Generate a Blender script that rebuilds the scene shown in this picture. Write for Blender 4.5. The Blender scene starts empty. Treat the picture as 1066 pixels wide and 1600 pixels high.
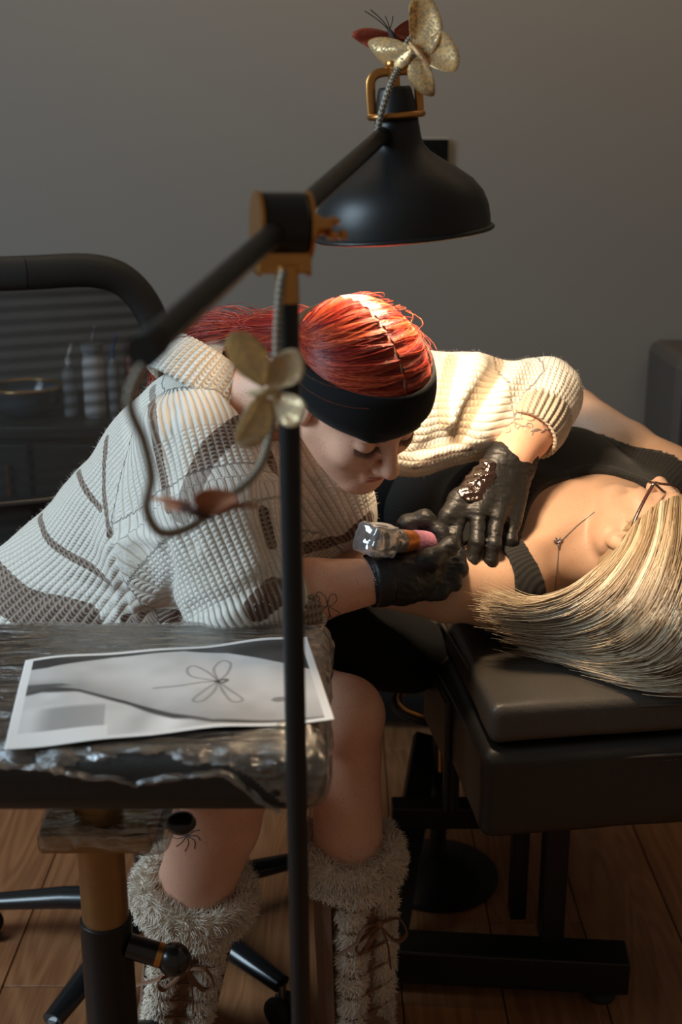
import bpy, bmesh, math, random
import numpy as np
from mathutils import Vector, Matrix
from mathutils.bvhtree import BVHTree

random.seed(7)
rng = np.random.default_rng(7)
scene = bpy.context.scene
COL = scene.collection

# ------------------------------------------------------------------ camera
PITCH = math.radians(17.0)
FPX = 1900.0                      # focal length for a 1066 x 1600 frame
CAMH = 1.5
ct, st = math.cos(PITCH), math.sin(PITCH)
cam_data = bpy.data.cameras.new('camera')
cam_data.sensor_fit = 'VERTICAL'
cam_data.sensor_height = 36.0
cam_data.sensor_width = 24.0
cam_data.lens = FPX / 1600.0 * 36.0
cam_data.clip_start = 0.05
cam = bpy.data.objects.new('camera', cam_data)
COL.objects.link(cam)
cam.location = (0, 0, CAMH)
cam.rotation_euler = (math.pi / 2 - PITCH, 0, 0)
scene.camera = cam
cam_data.dof.use_dof = True
cam_data.dof.focus_distance = 1.84
cam_data.dof.aperture_fstop = 3.4

# ------------------------------------------------------------------ light
vs = scene.view_settings
vs.view_transform = 'Standard'
vs.look = 'None'
vs.gamma = 1.0
vs.use_curve_mapping = False
vs.exposure = 0.0

world = bpy.data.worlds.new('world')
scene.world = world
world.use_nodes = True
bgn = world.node_tree.nodes['Background']
bgn.inputs['Color'].default_value = (0.80, 0.64, 0.50, 1)
bgn.inputs['Strength'].default_value = 0.16

def area_light(name, loc, target, size, power, color):
    l = bpy.data.lights.new(name, 'AREA')
    l.shape = 'RECTANGLE'
    l.size, l.size_y = size
    l.energy = power
    l.color = color
    o = bpy.data.objects.new(name, l)
    COL.objects.link(o)
    o.location = loc
    d = Vector(target) - Vector(loc)
    o.rotation_euler = d.to_track_quat('-Z', 'Y').to_euler()
    return o

# daylight from a window to the left, behind the camera; warm ceiling lamp over the back wall
area_light('window_daylight', (-2.3, 1.05, 2.25), (-0.1, 1.8, 0.95), (1.1, 1.3), 66.0, (0.64, 0.84, 1.0))
area_light('ceiling_lamp', (0.3, 2.6, 2.85), (0.3, 3.6, 1.9), (3.0, 0.25), 17.0, (1.0, 0.74, 0.44))

# ------------------------------------------------------------------ helpers
def P(px, py, d):
    """room point seen at photo pixel (px, py), at floor distance d from the camera"""
    u, v = (px - 533.0) / FPX, (800.0 - py) / FPX
    dy, dz = ct + v * st, -st + v * ct
    return np.array([u / dy * d, d, CAMH + dz / dy * d])

def PZ(px, py, z):
    """room point seen at photo pixel (px, py), at height z"""
    u, v = (px - 533.0) / FPX, (800.0 - py) / FPX
    dy, dz = ct + v * st, -st + v * ct
    s = (z - CAMH) / dz
    return np.array([u * s, dy * s, z])

def nrm(a):
    a = np.asarray(a, float)
    return a / (np.linalg.norm(a) + 1e-12)

def hash3(ix, iy, iz, seed):
    n = (ix * 374761393 + iy * 668265263 + iz * 2147483647 + seed * 144665) & 0x7fffffff
    n = ((n ^ (n >> 13)) * 1274126177) & 0x7fffffff
    n = (n ^ (n >> 16)) & 0xffff
    return n / 65535.0

def noise(p, scale, seed=0):
    """value noise in -1..1, p (...,3)"""
    q = np.asarray(p, float) * scale
    i = np.floor(q).astype(np.int64)
    f = q - i
    f = f * f * (3 - 2 * f)
    out = 0
    for dx in (0, 1):
        for dy in (0, 1):
            for dz in (0, 1):
                w = (f[..., 0] if dx else 1 - f[..., 0]) * (f[..., 1] if dy else 1 - f[..., 1]) * (f[..., 2] if dz else 1 - f[..., 2])
                out = out + w * hash3(i[..., 0] + dx, i[..., 1] + dy, i[..., 2] + dz, seed)
    return out * 2 - 1

def sstep(a, b, x):
    t = np.clip((x - a) / (b - a), 0, 1)
    return t * t * (3 - 2 * t)

def spline(pts, n):
    """Catmull-Rom through pts (k,dims) -> n samples"""
    p = np.asarray(pts, float)
    p = np.vstack([2 * p[0] - p[1], p, 2 * p[-1] - p[-2]])
    k = len(p) - 3
    t = np.linspace(0, k - 1e-9, n)
    i = t.astype(int)
    f = (t - i)[:, None]
    a, b, c, d = p[i], p[i + 1], p[i + 2], p[i + 3]
    return 0.5 * (2 * b + (c - a) * f + (2 * a - 5 * b + 4 * c - d) * f ** 2 + (3 * b - a - 3 * c + d) * f ** 3)

# ---------------------------------------------------------------- materials
def nt(m):
    return m.node_tree.nodes, m.node_tree.links

def mat(name, color, rough=0.5, metal=0.0, spec=0.5, sss=0.0, sheen=0.0, coat=0.0,
        var=0.0, vscale=8.0, bump=0.0, bscale=60.0, alpha=1.0, emit=None):
    m = bpy.data.materials.new(name)
    m.use_nodes = True
    N, L = nt(m)
    b = N['Principled BSDF']
    b.inputs['Base Color'].default_value = (*color, 1)
    b.inputs['Roughness'].default_value = rough
    b.inputs['Metallic'].default_value = metal
    b.inputs['Specular IOR Level'].default_value = spec
    b.inputs['Alpha'].default_value = alpha
    if sss:
        b.inputs['Subsurface Weight'].default_value = sss
        b.inputs['Subsurface Radius'].default_value = (0.012, 0.005, 0.003)
        b.inputs['Subsurface Scale'].default_value = 1.0
    if sheen:
        b.inputs['Sheen Weight'].default_value = sheen
        b.inputs['Sheen Roughness'].default_value = 0.4
    if coat:
        b.inputs['Coat Weight'].default_value = coat
        b.inputs['Coat Roughness'].default_value = 0.1
    if emit:
        b.inputs['Emission Color'].default_value = (*emit[0], 1)
        b.inputs['Emission Strength'].default_value = emit[1]
    tc = N.new('ShaderNodeTexCoord')
    if var:
        nz = N.new('ShaderNodeTexNoise'); nz.inputs['Scale'].default_value = vscale
        nz.inputs['Detail'].default_value = 4
        L.new(tc.outputs['Object'], nz.inputs['Vector'])
        mx = N.new('ShaderNodeMix'); mx.data_type = 'RGBA'
        mx.inputs['A'].default_value = (*[c * (1 - var) for c in color], 1)
        mx.inputs['B'].default_value = (*[min(1, c * (1 + var)) for c in color], 1)
        L.new(nz.outputs['Fac'], mx.inputs['Factor'])
        L.new(mx.outputs['Result'], b.inputs['Base Color'])
    if bump:
        nb = N.new('ShaderNodeTexNoise'); nb.inputs['Scale'].default_value = bscale
        nb.inputs['Detail'].default_value = 5
        L.new(tc.outputs['Object'], nb.inputs['Vector'])
        bp = N.new('ShaderNodeBump'); bp.inputs['Strength'].default_value = bump
        bp.inputs['Distance'].default_value = 0.003
        L.new(nb.outputs['Fac'], bp.inputs['Height'])
        L.new(bp.outputs['Normal'], b.inputs['Normal'])
    return m

def math_node(N, L, op, a, b=None, c=None):
    n = N.new('ShaderNodeMath'); n.operation = op
    for i, x in enumerate((a, b, c)):
        if x is None: continue
        if isinstance(x, (int, float)): n.inputs[i].default_value = x
        else: L.new(x, n.inputs[i])
    return n.outputs[0]

# ------------------------------------------------------------------ objects
def mesh_data(name, V, F, smooth=True):
    me = bpy.data.meshes.new(name)
    V = np.asarray(V, np.float32)
    if isinstance(F, np.ndarray):
        nf, k = F.shape
        me.vertices.add(len(V)); me.vertices.foreach_set('co', V.ravel())
        me.loops.add(nf * k); me.loops.foreach_set('vertex_index', F.astype(np.int32).ravel())
        me.polygons.add(nf)
        me.polygons.foreach_set('loop_start', np.arange(nf, dtype=np.int32) * k)
        me.polygons.foreach_set('loop_total', np.full(nf, k, np.int32))
        me.update(calc_edges=True)
    else:
        me.from_pydata([tuple(v) for v in V.tolist()], [], [tuple(f) for f in F])
        me.update()
    if smooth and not isinstance(F, FlatFaces):
        me.polygons.foreach_set('use_smooth', np.ones(len(me.polygons), bool))
        if not isinstance(F, np.ndarray):
            me.set_sharp_from_angle(angle=math.radians(62))
    return me

def link(name, me, m=None, parent=None):
    o = bpy.data.objects.new(name, me)
    COL.objects.link(o)
    if m is not None and me is not None and not me.materials:
        me.materials.append(m)
    if parent is not None:
        o.parent = parent
        if parent.parent is None:
            o.matrix_parent_inverse = Matrix.Translation(-parent.location)
    return o

def mk(name, V, F, m, parent=None, smooth=True):
    return link(name, mesh_data(name, V, F, smooth), m, parent)

def tag(o, label=None, cat=None, group=None, kind=None):
    if label: o['label'] = label
    if cat: o['category'] = cat
    if group: o['group'] = group
    if kind: o['kind'] = kind
    return o

def thing(name, label, cat, loc=(0, 0, 0), group=None):
    o = bpy.data.objects.new(name, None)
    COL.objects.link(o)
    o.empty_display_size = 0.05
    o.location = Vector([float(x) for x in loc])
    return tag(o, label, cat, group)

def join(*parts):
    """concatenate (V,F) lists"""
    V, F, n = [], [], 0
    for v, f in parts:
        v = np.asarray(v, float)
        V.append(v)
        F += [[int(i) + n for i in q] for q in f]
        n += len(v)
    return np.vstack(V), F

class FlatFaces(list):
    """faces that keep flat shading"""

def box(c, size, bevel=0.0, rot=None, segs=2):
    bm = bmesh.new()
    bmesh.ops.create_cube(bm, size=1.0)
    for v in bm.verts:
        v.co = Vector((v.co.x * size[0], v.co.y * size[1], v.co.z * size[2]))
    if bevel:
        bmesh.ops.bevel(bm, geom=list(bm.edges) , offset=bevel, segments=segs, affect='EDGES', profile=0.5)
    bm.verts.index_update()
    V = np.array([v.co for v in bm.verts]); F = FlatFaces([v.index for v in f.verts] for f in bm.faces)
    bm.free()
    if rot is not None:
        V = V @ np.asarray(rot, float).T
    return V + np.asarray(c, float), F

def rotz(a):
    c, s = math.cos(a), math.sin(a)
    return np.array([[c, -s, 0], [s, c, 0], [0, 0, 1]])

def frame_from(axis, hint=(0, 0, 1)):
    """columns x,y,z with z along axis"""
    z = nrm(axis)
    h = np.asarray(hint, float)
    if abs(np.dot(z, nrm(h))) > 0.97: h = np.array([1.0, 0, 0])
    x = nrm(np.cross(h, z)); y = np.cross(z, x)
    return np.stack([x, y, z], 1)

def tube(pts, r, sides=10, caps=True, squash=1.0, hint=(0, 0, 1)):
    """swept tube -> V,F(list),UV per vertex (length, angle)"""
    p = np.asarray(pts, float); n = len(p)
    r = np.broadcast_to(np.asarray(r, float), (n,))
    t = np.gradient(p, axis=0); t /= np.linalg.norm(t, axis=1)[:, None] + 1e-12
    x = frame_from(t[0], hint)[:, 0]
    a = np.linspace(0, 2 * np.pi, sides, endpoint=False)
    V = []
    ln = np.concatenate([[0], np.cumsum(np.linalg.norm(np.diff(p, axis=0), axis=1))])
    for i in range(n):
        x = nrm(x - t[i] * np.dot(x, t[i])); y = np.cross(t[i], x)
        V.append(p[i] + r[i] * (np.cos(a)[:, None] * x + squash * np.sin(a)[:, None] * y))
    V = np.vstack(V)
    F = [[i * sides + j, i * sides + (j + 1) % sides, (i + 1) * sides + (j + 1) % sides, (i + 1) * sides + j]
         for i in range(n - 1) for j in range(sides)]
    if caps:
        F.append(list(range(sides))[::-1]); F.append([(n - 1) * sides + j for j in range(sides)])
    attr = np.stack([np.repeat(ln, sides), np.tile(a / (2 * np.pi), n), np.zeros(n * sides)], 1)
    return V, F, attr

def cyl(a, b, r, sides=20, r2=None):
    V, F, _ = tube([a, b], [r, r if r2 is None else r2], sides)
    return V, F

def lathe(prof, c=(0, 0, 0), R=None, segs=40, caps=False):
    """profile (r,z) list -> V,F"""
    prof = np.asarray(prof, float); n = len(prof)
    a = np.linspace(0, 2 * np.pi, segs, endpoint=False)
    V = np.concatenate([np.stack([r * np.cos(a), r * np.sin(a), np.full(segs, z)], 1) for r, z in prof])
    F = [[i * segs + j, i * segs + (j + 1) % segs, (i + 1) * segs + (j + 1) % segs, (i + 1) * segs + j]
         for i in range(n - 1) for j in range(segs)]
    if caps:
        F.append(list(range(segs))[::-1]); F.append([(n - 1) * segs + j for j in range(segs)])
    if R is not None: V = V @ np.asarray(R, float).T
    return V + np.asarray(c, float), F

def ball(c, r, segs=20, sc=(1, 1, 1), R=None):
    th = np.linspace(0.02, np.pi - 0.02, segs // 2 + 1)
    V, F = lathe(np.stack([np.sin(th), -np.cos(th)], 1), segs=segs, caps=True)
    V = V * r * np.asarray(sc)
    if R is not None: V = V @ np.asarray(R).T
    return V + np.asarray(c, float), F

def add_attr(o, name, data, kind='FLOAT_VECTOR'):
    me = o.data
    at = me.attributes.new(name, kind, 'POINT')
    data = np.asarray(data, np.float32)
    if kind == 'FLOAT': at.data.foreach_set('value', data.ravel())
    elif kind == 'FLOAT_COLOR': at.data.foreach_set('color', data.ravel())
    else: at.data.foreach_set('vector', data.ravel())

def mod_bevel(o, w, segs=2):
    b = o.modifiers.new('bevel', 'BEVEL'); b.width = w; b.segments = segs; b.limit_method = 'ANGLE'
    return o

# strands: S (count, n, 3) -> three-sided tubes, per-vertex tone
def strands(name, S, r0, r1, m, parent=None, tone=None, sides=3):
    S = np.asarray(S, float); c, n, _ = S.shape
    t = np.gradient(S, axis=1); t /= np.linalg.norm(t, axis=2, keepdims=True) + 1e-12
    h = np.array([0.31, -0.81, 0.5])
    x = np.cross(t, h); x /= np.linalg.norm(x, axis=2, keepdims=True) + 1e-9
    y = np.cross(t, x)
    rad = np.linspace(0, 1, n); rad = (r0 * (1 - rad ** 3) + r1 * rad ** 3)[None, :, None]
    V = []
    for k in range(sides):
        a = 2 * np.pi * k / sides
        V.append(S + rad * (math.cos(a) * x + math.sin(a) * y))
    V = np.stack(V, 2).reshape(-1, 3)
    idx = np.arange(c * n * sides).reshape(c, n, sides)
    F = []
    for k in range(sides):
        k2 = (k + 1) % sides
        F.append(np.stack([idx[:, :-1, k], idx[:, :-1, k2], idx[:, 1:, k2], idx[:, 1:, k]], -1).reshape(-1, 4))
    o = mk(name, V, np.concatenate(F), m, parent)
    tn = rng.random(c) if tone is None else np.asarray(tone)
    add_attr(o, 'tone', np.repeat(tn, n * sides), 'FLOAT')
    return o

# ------------------------------------------------------------ signed fields
class Field:
    """implicit solid sampled on a grid, meshed with surface nets"""
    def __init__(self, lo, hi, h):
        self.lo = np.asarray(lo, float); self.h = h
        self.n = np.ceil((np.asarray(hi, float) - self.lo) / h).astype(int) + 1
        self.D = np.full(self.n, 1.0, np.float32)
        self.ax = [self.lo[i] + h * np.arange(self.n[i]) for i in range(3)]
    def sub(self, lo, hi):
        a = np.clip(np.floor((np.asarray(lo) - self.lo) / self.h).astype(int), 0, self.n)
        b = np.clip(np.ceil((np.asarray(hi) - self.lo) / self.h).astype(int) + 1, 0, self.n)
        sl = tuple(slice(a[i], b[i]) for i in range(3))
        if any(b[i] <= a[i] for i in range(3)): return None, None
        g = np.stack(np.meshgrid(*[self.ax[i][sl[i]] for i in range(3)], indexing='ij'), -1)
        return sl, g
    def put(self, fn, lo, hi, k, op):
        pad = k + 4 * self.h
        sl, g = self.sub(np.asarray(lo) - pad, np.asarray(hi) + pad)
        if sl is None: return self
        d = fn(g).astype(np.float32)
        a = self.D[sl]
        if op == 'sub': d = -d; a2 = -a; d2 = -d
        if op == 'add':
            if k > 0:
                hh = np.clip(0.5 + 0.5 * (a - d) / k, 0, 1)
                self.D[sl] = a * (1 - hh) + d * hh - k * hh * (1 - hh)
            else:
                self.D[sl] = np.minimum(a, d)
        else:
            if k > 0:
                hh = np.clip(0.5 - 0.5 * (a - d) / k, 0, 1)
                self.D[sl] = a * (1 - hh) + d * hh + k * hh * (1 - hh)
            else:
                self.D[sl] = np.maximum(a, d)
        return self
    def cap(self, a, b, ra, rb=None, k=0.02, op='add', flat=None):
        """tapered capsule; flat=(axis, factor>1) thins it along that axis"""
        a = np.asarray(a, float); b = np.asarray(b, float); rb = ra if rb is None else rb
        ba = b - a; L2 = float(ba @ ba) + 1e-12
        ax = None
        if flat is not None: ax = nrm(flat[0]); fs = flat[1]
        def fn(g):
            q = g - a
            t = np.clip(q @ ba / L2, 0, 1)
            w = q - t[..., None] * ba
            if ax is not None:
                w = w + (w @ ax)[..., None] * ax * (fs - 1)
            return np.sqrt((w * w).sum(-1)) - (ra + (rb - ra) * t)
        m = max(ra, rb)
        return self.put(fn, np.minimum(a, b) - m, np.maximum(a, b) + m, k, op)
    def chain(self, pts, rad, k=0.02, flat=None):
        for i in range(len(pts) - 1):
            self.cap(pts[i], pts[i + 1], rad[i], rad[i + 1], k if i == 0 else min(k, 0.012), flat=flat)
        return self
    def ell(self, c, r, R=None, k=0.02, op='add'):
        c = np.asarray(c, float); r = np.asarray(r, float)
        Rm = np.eye(3) if R is None else np.asarray(R, float)
        m = np.abs(Rm) @ r
        def fn(g):
            q = (g - c) @ Rm
            k0 = np.sqrt(((q / r) ** 2).sum(-1))
            k1 = np.sqrt(((q / (r * r)) ** 2).sum(-1)) + 1e-9
            return k0 * (k0 - 1.0) / k1
        return self.put(fn, c - m, c + m, k, op)
    def rbox(self, c, half, rad, R=None, k=0.0, op='add'):
        c = np.asarray(c, float); half = np.asarray(half, float)
        Rm = np.eye(3) if R is None else np.asarray(R, float)
        m = np.abs(Rm) @ half
        def fn(g):
            q = np.abs((g - c) @ Rm) - (half - rad)
            return np.sqrt((np.maximum(q, 0) ** 2).sum(-1)) + np.minimum(q.max(-1), 0) - rad
        return self.put(fn, c - m, c + m, k, op)
    def grid(self):
        return np.stack(np.meshgrid(*self.ax, indexing='ij'), -1)
    def displace(self, fn, band=0.02):
        m = np.abs(self.D) < band
        i = np.argwhere(m)
        p = self.lo + i * self.h
        self.D[m] += fn(p).astype(np.float32)
        return self
    def mesh(self, relax=1):
        D = self.D; n = np.array(D.shape)
        s = D < 0
        c = s[:-1, :-1, :-1].astype(np.int8)
        tot = np.zeros(n - 1, np.int8)
        for dx in (0, 1):
            for dy in (0, 1):
                for dz in (0, 1):
                    tot += s[dx:n[0] - 1 + dx, dy:n[1] - 1 + dy, dz:n[2] - 1 + dz]
        act = (tot > 0) & (tot < 8)
        ci = np.argwhere(act)
        vid = np.full(n - 1, -1, np.int64); vid[act] = np.arange(len(ci))
        acc = np.zeros((len(ci), 3)); cnt = np.zeros(len(ci))
        cor = np.array([(x, y, z) for x in (0, 1) for y in (0, 1) for z in (0, 1)])
        vals = np.stack([D[ci[:, 0] + o[0], ci[:, 1] + o[1], ci[:, 2] + o[2]] for o in cor], 1).astype(float)
        for a in range(8):
            for b in range(a + 1, 8):
                if np.abs(cor[a] - cor[b]).sum() != 1: continue
                va, vb = vals[:, a], vals[:, b]
                x = (va < 0) != (vb < 0)
                t = va[x] / (va[x] - vb[x])
                acc[x] += cor[a] + t[:, None] * (cor[b] - cor[a]); cnt[x] += 1
        V = self.lo + self.h * (ci + acc / cnt[:, None])
        Fs = []
        for ax in range(3):
            o1, o2 = [(1, 2), (2, 0), (0, 1)][ax]
            sl0 = [slice(None)] * 3; sl1 = [slice(None)] * 3
            sl0[ax] = slice(0, -1); sl1[ax] = slice(1, None)
            e = s[tuple(sl0)] != s[tuple(sl1)]
            idx = np.argwhere(e)
            ok = (idx[:, o1] > 0) & (idx[:, o2] > 0) & (idx[:, o1] < n[o1] - 1) & (idx[:, o2] < n[o2] - 1)
            idx = idx[ok]
            flip = s[tuple(idx.T)]
            def cell(d1, d2):
                q = idx.copy(); q[:, o1] -= d1; q[:, o2] -= d2
                return vid[tuple(q.T)]
            q = np.stack([cell(1, 1), cell(0, 1), cell(0, 0), cell(1, 0)], 1)
            q[~flip] = q[~flip][:, ::-1]
            Fs.append(q)
        F = np.concatenate(Fs)
        F = F[(F >= 0).all(1)]
        return V, F

def drop_faces(V, F, keep):
    """keep only faces whose vertices all satisfy keep"""
    F = F[keep[F].all(1)]
    used = np.zeros(len(V), bool); used[F.ravel()] = True
    ids = np.cumsum(used) - 1
    return V[used], ids[F]

def bvh_of(V, F):
    return BVHTree.FromPolygons([Vector(v) for v in np.asarray(V).tolist()], [list(map(int, f)) for f in F])

def hit(bvh, px, py):
    """where the line of sight through a photo pixel meets a surface"""
    o = Vector((0, 0, CAMH))
    d = Vector(P(px, py, 1.0)) - o
    h = bvh.ray_cast(o, d.normalized())
    return h

def polyline_dist(V, pts):
    pts = np.asarray(pts, float)
    best = np.full(len(V), 9.0)
    for a, b in zip(pts[:-1], pts[1:]):
        ba = b - a
        t = np.clip(((V - a) @ ba) / (ba @ ba + 1e-12), 0, 1)
        best = np.minimum(best, np.linalg.norm(V - a - t[:, None] * ba, axis=1))
    return best
# ================================================================= materials
def wood_mat(name, c1, c2):
    m = bpy.data.materials.new(name); m.use_nodes = True
    N, L = nt(m); b = N['Principled BSDF']
    tc = N.new('ShaderNodeTexCoord'); oi = N.new('ShaderNodeObjectInfo')
    ad = N.new('ShaderNodeVectorMath'); ad.operation = 'ADD'
    cb = N.new('ShaderNodeCombineXYZ')
    L.new(math_node(N, L, 'MULTIPLY', oi.outputs['Random'], 9.0), cb.inputs[0])
    L.new(math_node(N, L, 'MULTIPLY', oi.outputs['Random'], 31.0), cb.inputs[1])
    L.new(tc.outputs['Object'], ad.inputs[0]); L.new(cb.outputs[0], ad.inputs[1])
    mp = N.new('ShaderNodeMapping'); mp.inputs['Scale'].default_value = (9.0, 1.3, 9.0)
    L.new(ad.outputs[0], mp.inputs[0])
    n1 = N.new('ShaderNodeTexNoise'); n1.inputs['Scale'].default_value = 1.0; n1.inputs['Detail'].default_value = 2
    n1.inputs['Distortion'].default_value = 0.6
    L.new(mp.outputs[0], n1.inputs['Vector'])
    w = math_node(N, L, 'SINE', math_node(N, L, 'MULTIPLY', n1.outputs['Fac'], 60.0))
    w = math_node(N, L, 'MULTIPLY_ADD', w, 0.5, 0.5)
    mp2 = N.new('ShaderNodeMapping'); mp2.inputs['Scale'].default_value = (160.0, 6.0, 160.0)
    L.new(ad.outputs[0], mp2.inputs[0])
    n2 = N.new('ShaderNodeTexNoise'); n2.inputs['Scale'].default_value = 1.0; n2.inputs['Detail'].default_value = 3
    L.new(mp2.outputs[0], n2.inputs['Vector'])
    f = math_node(N, L, 'ADD', math_node(N, L, 'MULTIPLY', w, 0.35), math_node(N, L, 'MULTIPLY', n2.outputs['Fac'], 0.8))
    f = math_node(N, L, 'ADD', f, math_node(N, L, 'MULTIPLY_ADD', oi.outputs['Random'], 0.3, -0.3))
    mx = N.new('ShaderNodeMix'); mx.data_type = 'RGBA'
    mx.inputs['A'].default_value = (*c1, 1); mx.inputs['B'].default_value = (*c2, 1)
    L.new(f, mx.inputs['Factor']); L.new(mx.outputs['Result'], b.inputs['Base Color'])
    b.inputs['Roughness'].default_value = 0.42
    bp = N.new('ShaderNodeBump'); bp.inputs['Strength'].default_value = 0.12; bp.inputs['Distance'].default_value = 0.002
    L.new(n2.outputs['Fac'], bp.inputs['Height']); L.new(bp.outputs['Normal'], b.inputs['Normal'])
    return m

M = {}
M['wall'] = mat('grey wall paint', (0.172, 0.160, 0.146), 0.85, var=0.06, vscale=1.3, bump=0.05, bscale=220)
M['skirting'] = mat('dark skirting', (0.05, 0.047, 0.045), 0.5, var=0.1)
M['plank'] = wood_mat('brown laminate', (0.20, 0.076, 0.029), (0.42, 0.19, 0.078))
M['subfloor'] = mat('dark underlay', (0.03, 0.02, 0.015), 0.9, var=0.1)
M['black_metal'] = mat('black powder coated metal', (0.010, 0.010, 0.010), 0.42, 0.0, 0.4, bump=0.04, bscale=600)
M['shade_in'] = mat('white inside of shade', (0.8, 0.76, 0.68), 0.5, var=0.03)
M['brass'] = mat('brushed brass', (0.62, 0.30, 0.09), 0.32, 1.0, var=0.12, vscale=40)
M['steel'] = mat('steel', (0.5, 0.5, 0.5), 0.3, 1.0, var=0.1)
M['leather'] = mat('black leatherette', (0.018, 0.016, 0.014), 0.44, 0.0, 0.5, var=0.15, vscale=5, bump=0.22, bscale=420)
M['leather_trim'] = mat('worn leatherette piping', (0.06, 0.05, 0.04), 0.4, bump=0.2, bscale=300, var=0.2)
M['black_fabric'] = mat('black cloth', (0.009, 0.009, 0.009), 0.9, sheen=0.04, spec=0.2, bump=0.2, bscale=500, var=0.15)
M['black_plastic'] = mat('black plastic', (0.01, 0.01, 0.011), 0.3, coat=0.3, var=0.1)
M['rubber'] = mat('black rubber', (0.012, 0.012, 0.012), 0.7, var=0.2)
M['bulb'] = mat('glowing bulb', (1, 0.9, 0.75), 0.3, emit=((1.0, 0.68, 0.36), 14.0), var=0.02)

# ================================================================= the room
WALL_Y = 3.62
V, F = box((0, WALL_Y + 0.06, 1.45), (7.0, 0.12, 2.9))
tag(mk('wall_back', V, F, M['wall'], smooth=False), 'plain grey painted back wall', None, None, 'structure')
V, F = box((0, 1.5, -0.03), (7.0, 4.36, 0.04))
floor = tag(mk('floor', V, F, M['subfloor'], smooth=False), 'brown wood-look laminate floor', None, None, 'structure')
V, F = box((0, WALL_Y - 0.008, 0.045), (7.0, 0.016, 0.09), 0.003)
tag(mk('baseboard_back', V, F, M['skirting'], smooth=False), 'dark baseboard along the back wall', None, None, 'structure')
# laminate planks, 18 cm wide, running away from the camera at a slight angle
pw, pl = 0.185, 1.28
pv, pf = box((0, 0, 0), (pw - 0.0025, pl - 0.0025, 0.012), 0.0015, segs=1)
plank_me = mesh_data('plank', pv, pf, smooth=False)
plank_me.materials.append(M['plank'])
for i in range(-11, 12):
    off = ((i * 0.43) % 1.0) * pl
    for j in range(-1, 3):
        y = j * pl + off + 0.35
        if y + pl / 2 > WALL_Y - 0.02 or y < -0.4: 
            continue
        link('plank', plank_me, None, floor).location = (i * pw + 0.02, y, -0.006)
    # short offcut against the wall
    ends = [j * pl + off + 0.35 + pl / 2 for j in range(-1, 3) if j * pl + off + 0.35 + pl / 2 <= WALL_Y - 0.02]
    y0 = max(ends)
    if WALL_Y - 0.018 - y0 > 0.03:
        v2 = pv.copy(); ln = WALL_Y - 0.018 - y0
        v2[:, 1] *= (ln - 0.002) / (pl - 0.0025)
        o = mk('plank', v2, pf, M['plank'], floor, smooth=False); o.location = (i * pw + 0.02, y0 + ln / 2, -0.006)

# black panel on the wall behind the lampshade
c = P(660, 262, WALL_Y - 0.012)
t = thing('wall_panel', 'small black square panel with a pale rim on grey wall behind lampshade', 'wall panel', c)
V, F = box(c, (0.151, 0.012, 0.161), 0.006)
mk('back_plate', V, F, mat('pale panel rim', (0.42, 0.40, 0.37), 0.5, var=0.05), t)
V, F = box(c + np.array([0, -0.008, 0]), (0.147, 0.012, 0.157), 0.005)
mk('front_plate', V, F, mat('dull black panel', (0.006, 0.006, 0.006), 0.95, spec=0.02, var=0.1), t)

# ================================================================= sideboard behind the chair
sx, sy = -0.98, 3.28
t = thing('sideboard', 'dark low sideboard against the back wall behind the mesh chair', 'sideboard', (sx, sy, 0))
dk = mat('dark stained board', (0.028, 0.026, 0.025), 0.5, var=0.25, vscale=4)
V, F = box((sx, sy, 0.385), (1.1, 0.44, 0.77), 0.004); mk('body', V, F, dk, t)
V, F = box((sx, sy - 0.01, 0.785), (1.14, 0.48, 0.03), 0.004); mk('worktop', V, F, dk, t)
for i in range(3):
    x = sx - 0.36 + i * 0.36
    V, F = box((x, sy - 0.228, 0.39), (0.345, 0.018, 0.72), 0.004); d = mk('door', V, F, dk, t)
    V, F = cyl((x + 0.12, sy - 0.25, 0.6), (x + 0.12, sy - 0.25, 0.7), 0.006, 8); mk('handle', V, F, M['brass'], d)
def bottle(px, z0, r, h, body_m, cap_m, label, cat='bottle', nozzle=True, neck=0.35):
    b = PZ(px, 700, z0); b = np.array([(px - 533) / FPX * (3.16 * ct + (CAMH - z0) * st), 3.16 if nozzle else 3.2, z0])
    o = thing('bottle', label, cat, b, 'bottles on the sideboard')
    V, F = lathe([(0.001, 0), (r * .95, 0), (r, 0.006), (r, h * .72), (r * .9, h * .78), (r * neck, h * .84), (r * neck, h * .88)], b, segs=20)
    mk('body', V, F, body_m, o)
    V, F = lathe([(r * neck * 1.15, h * .865), (r * neck * 1.2, h * .97), (r * neck * .5, h * 0.985), (0.001, h * .99)], b, segs=16)
    c = mk('cap', V, F, cap_m, o)
    if nozzle:
        V, F = cyl(b + [0, 0, h * .98], b + [0.012, 0, h * 1.2], 0.004, 8); mk('nozzle', V, F, cap_m, c)
    return o
wp = mat('white plastic', (0.75, 0.75, 0.76), 0.4, var=0.04)
gp = mat('grey label plastic', (0.3, 0.31, 0.33), 0.45, var=0.1)
bp_ = mat('blue nozzle plastic', (0.06, 0.14, 0.35), 0.4, var=0.1)
pk = mat('pink label plastic', (0.4, 0.2, 0.18), 0.45, var=0.1)
bottle(150, 0.80, 0.028, 0.20, wp, gp, 'tall white squeeze bottle seen through the mesh chair back', neck=0.9)
bottle(112, 0.80, 0.018, 0.16, gp, wp, 'slim grey bottle with white cap beside the tall white bottle')
bottle(206, 0.80, 0.02, 0.19, pk, pk, 'small dusky pink bottle by the lamp arm end', nozzle=False)
bottle(181, 0.80, 0.015, 0.18, gp, bp_, 'thin grey bottle with blue nozzle behind the tall white bottle', nozzle=True)
b = np.array([(38 - 533) / FPX * 3.2, 3.17, 0.80])
t = thing('glass_bowl', 'round glass bowl with amber rim behind the mesh chair back', 'bowl', b)
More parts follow.
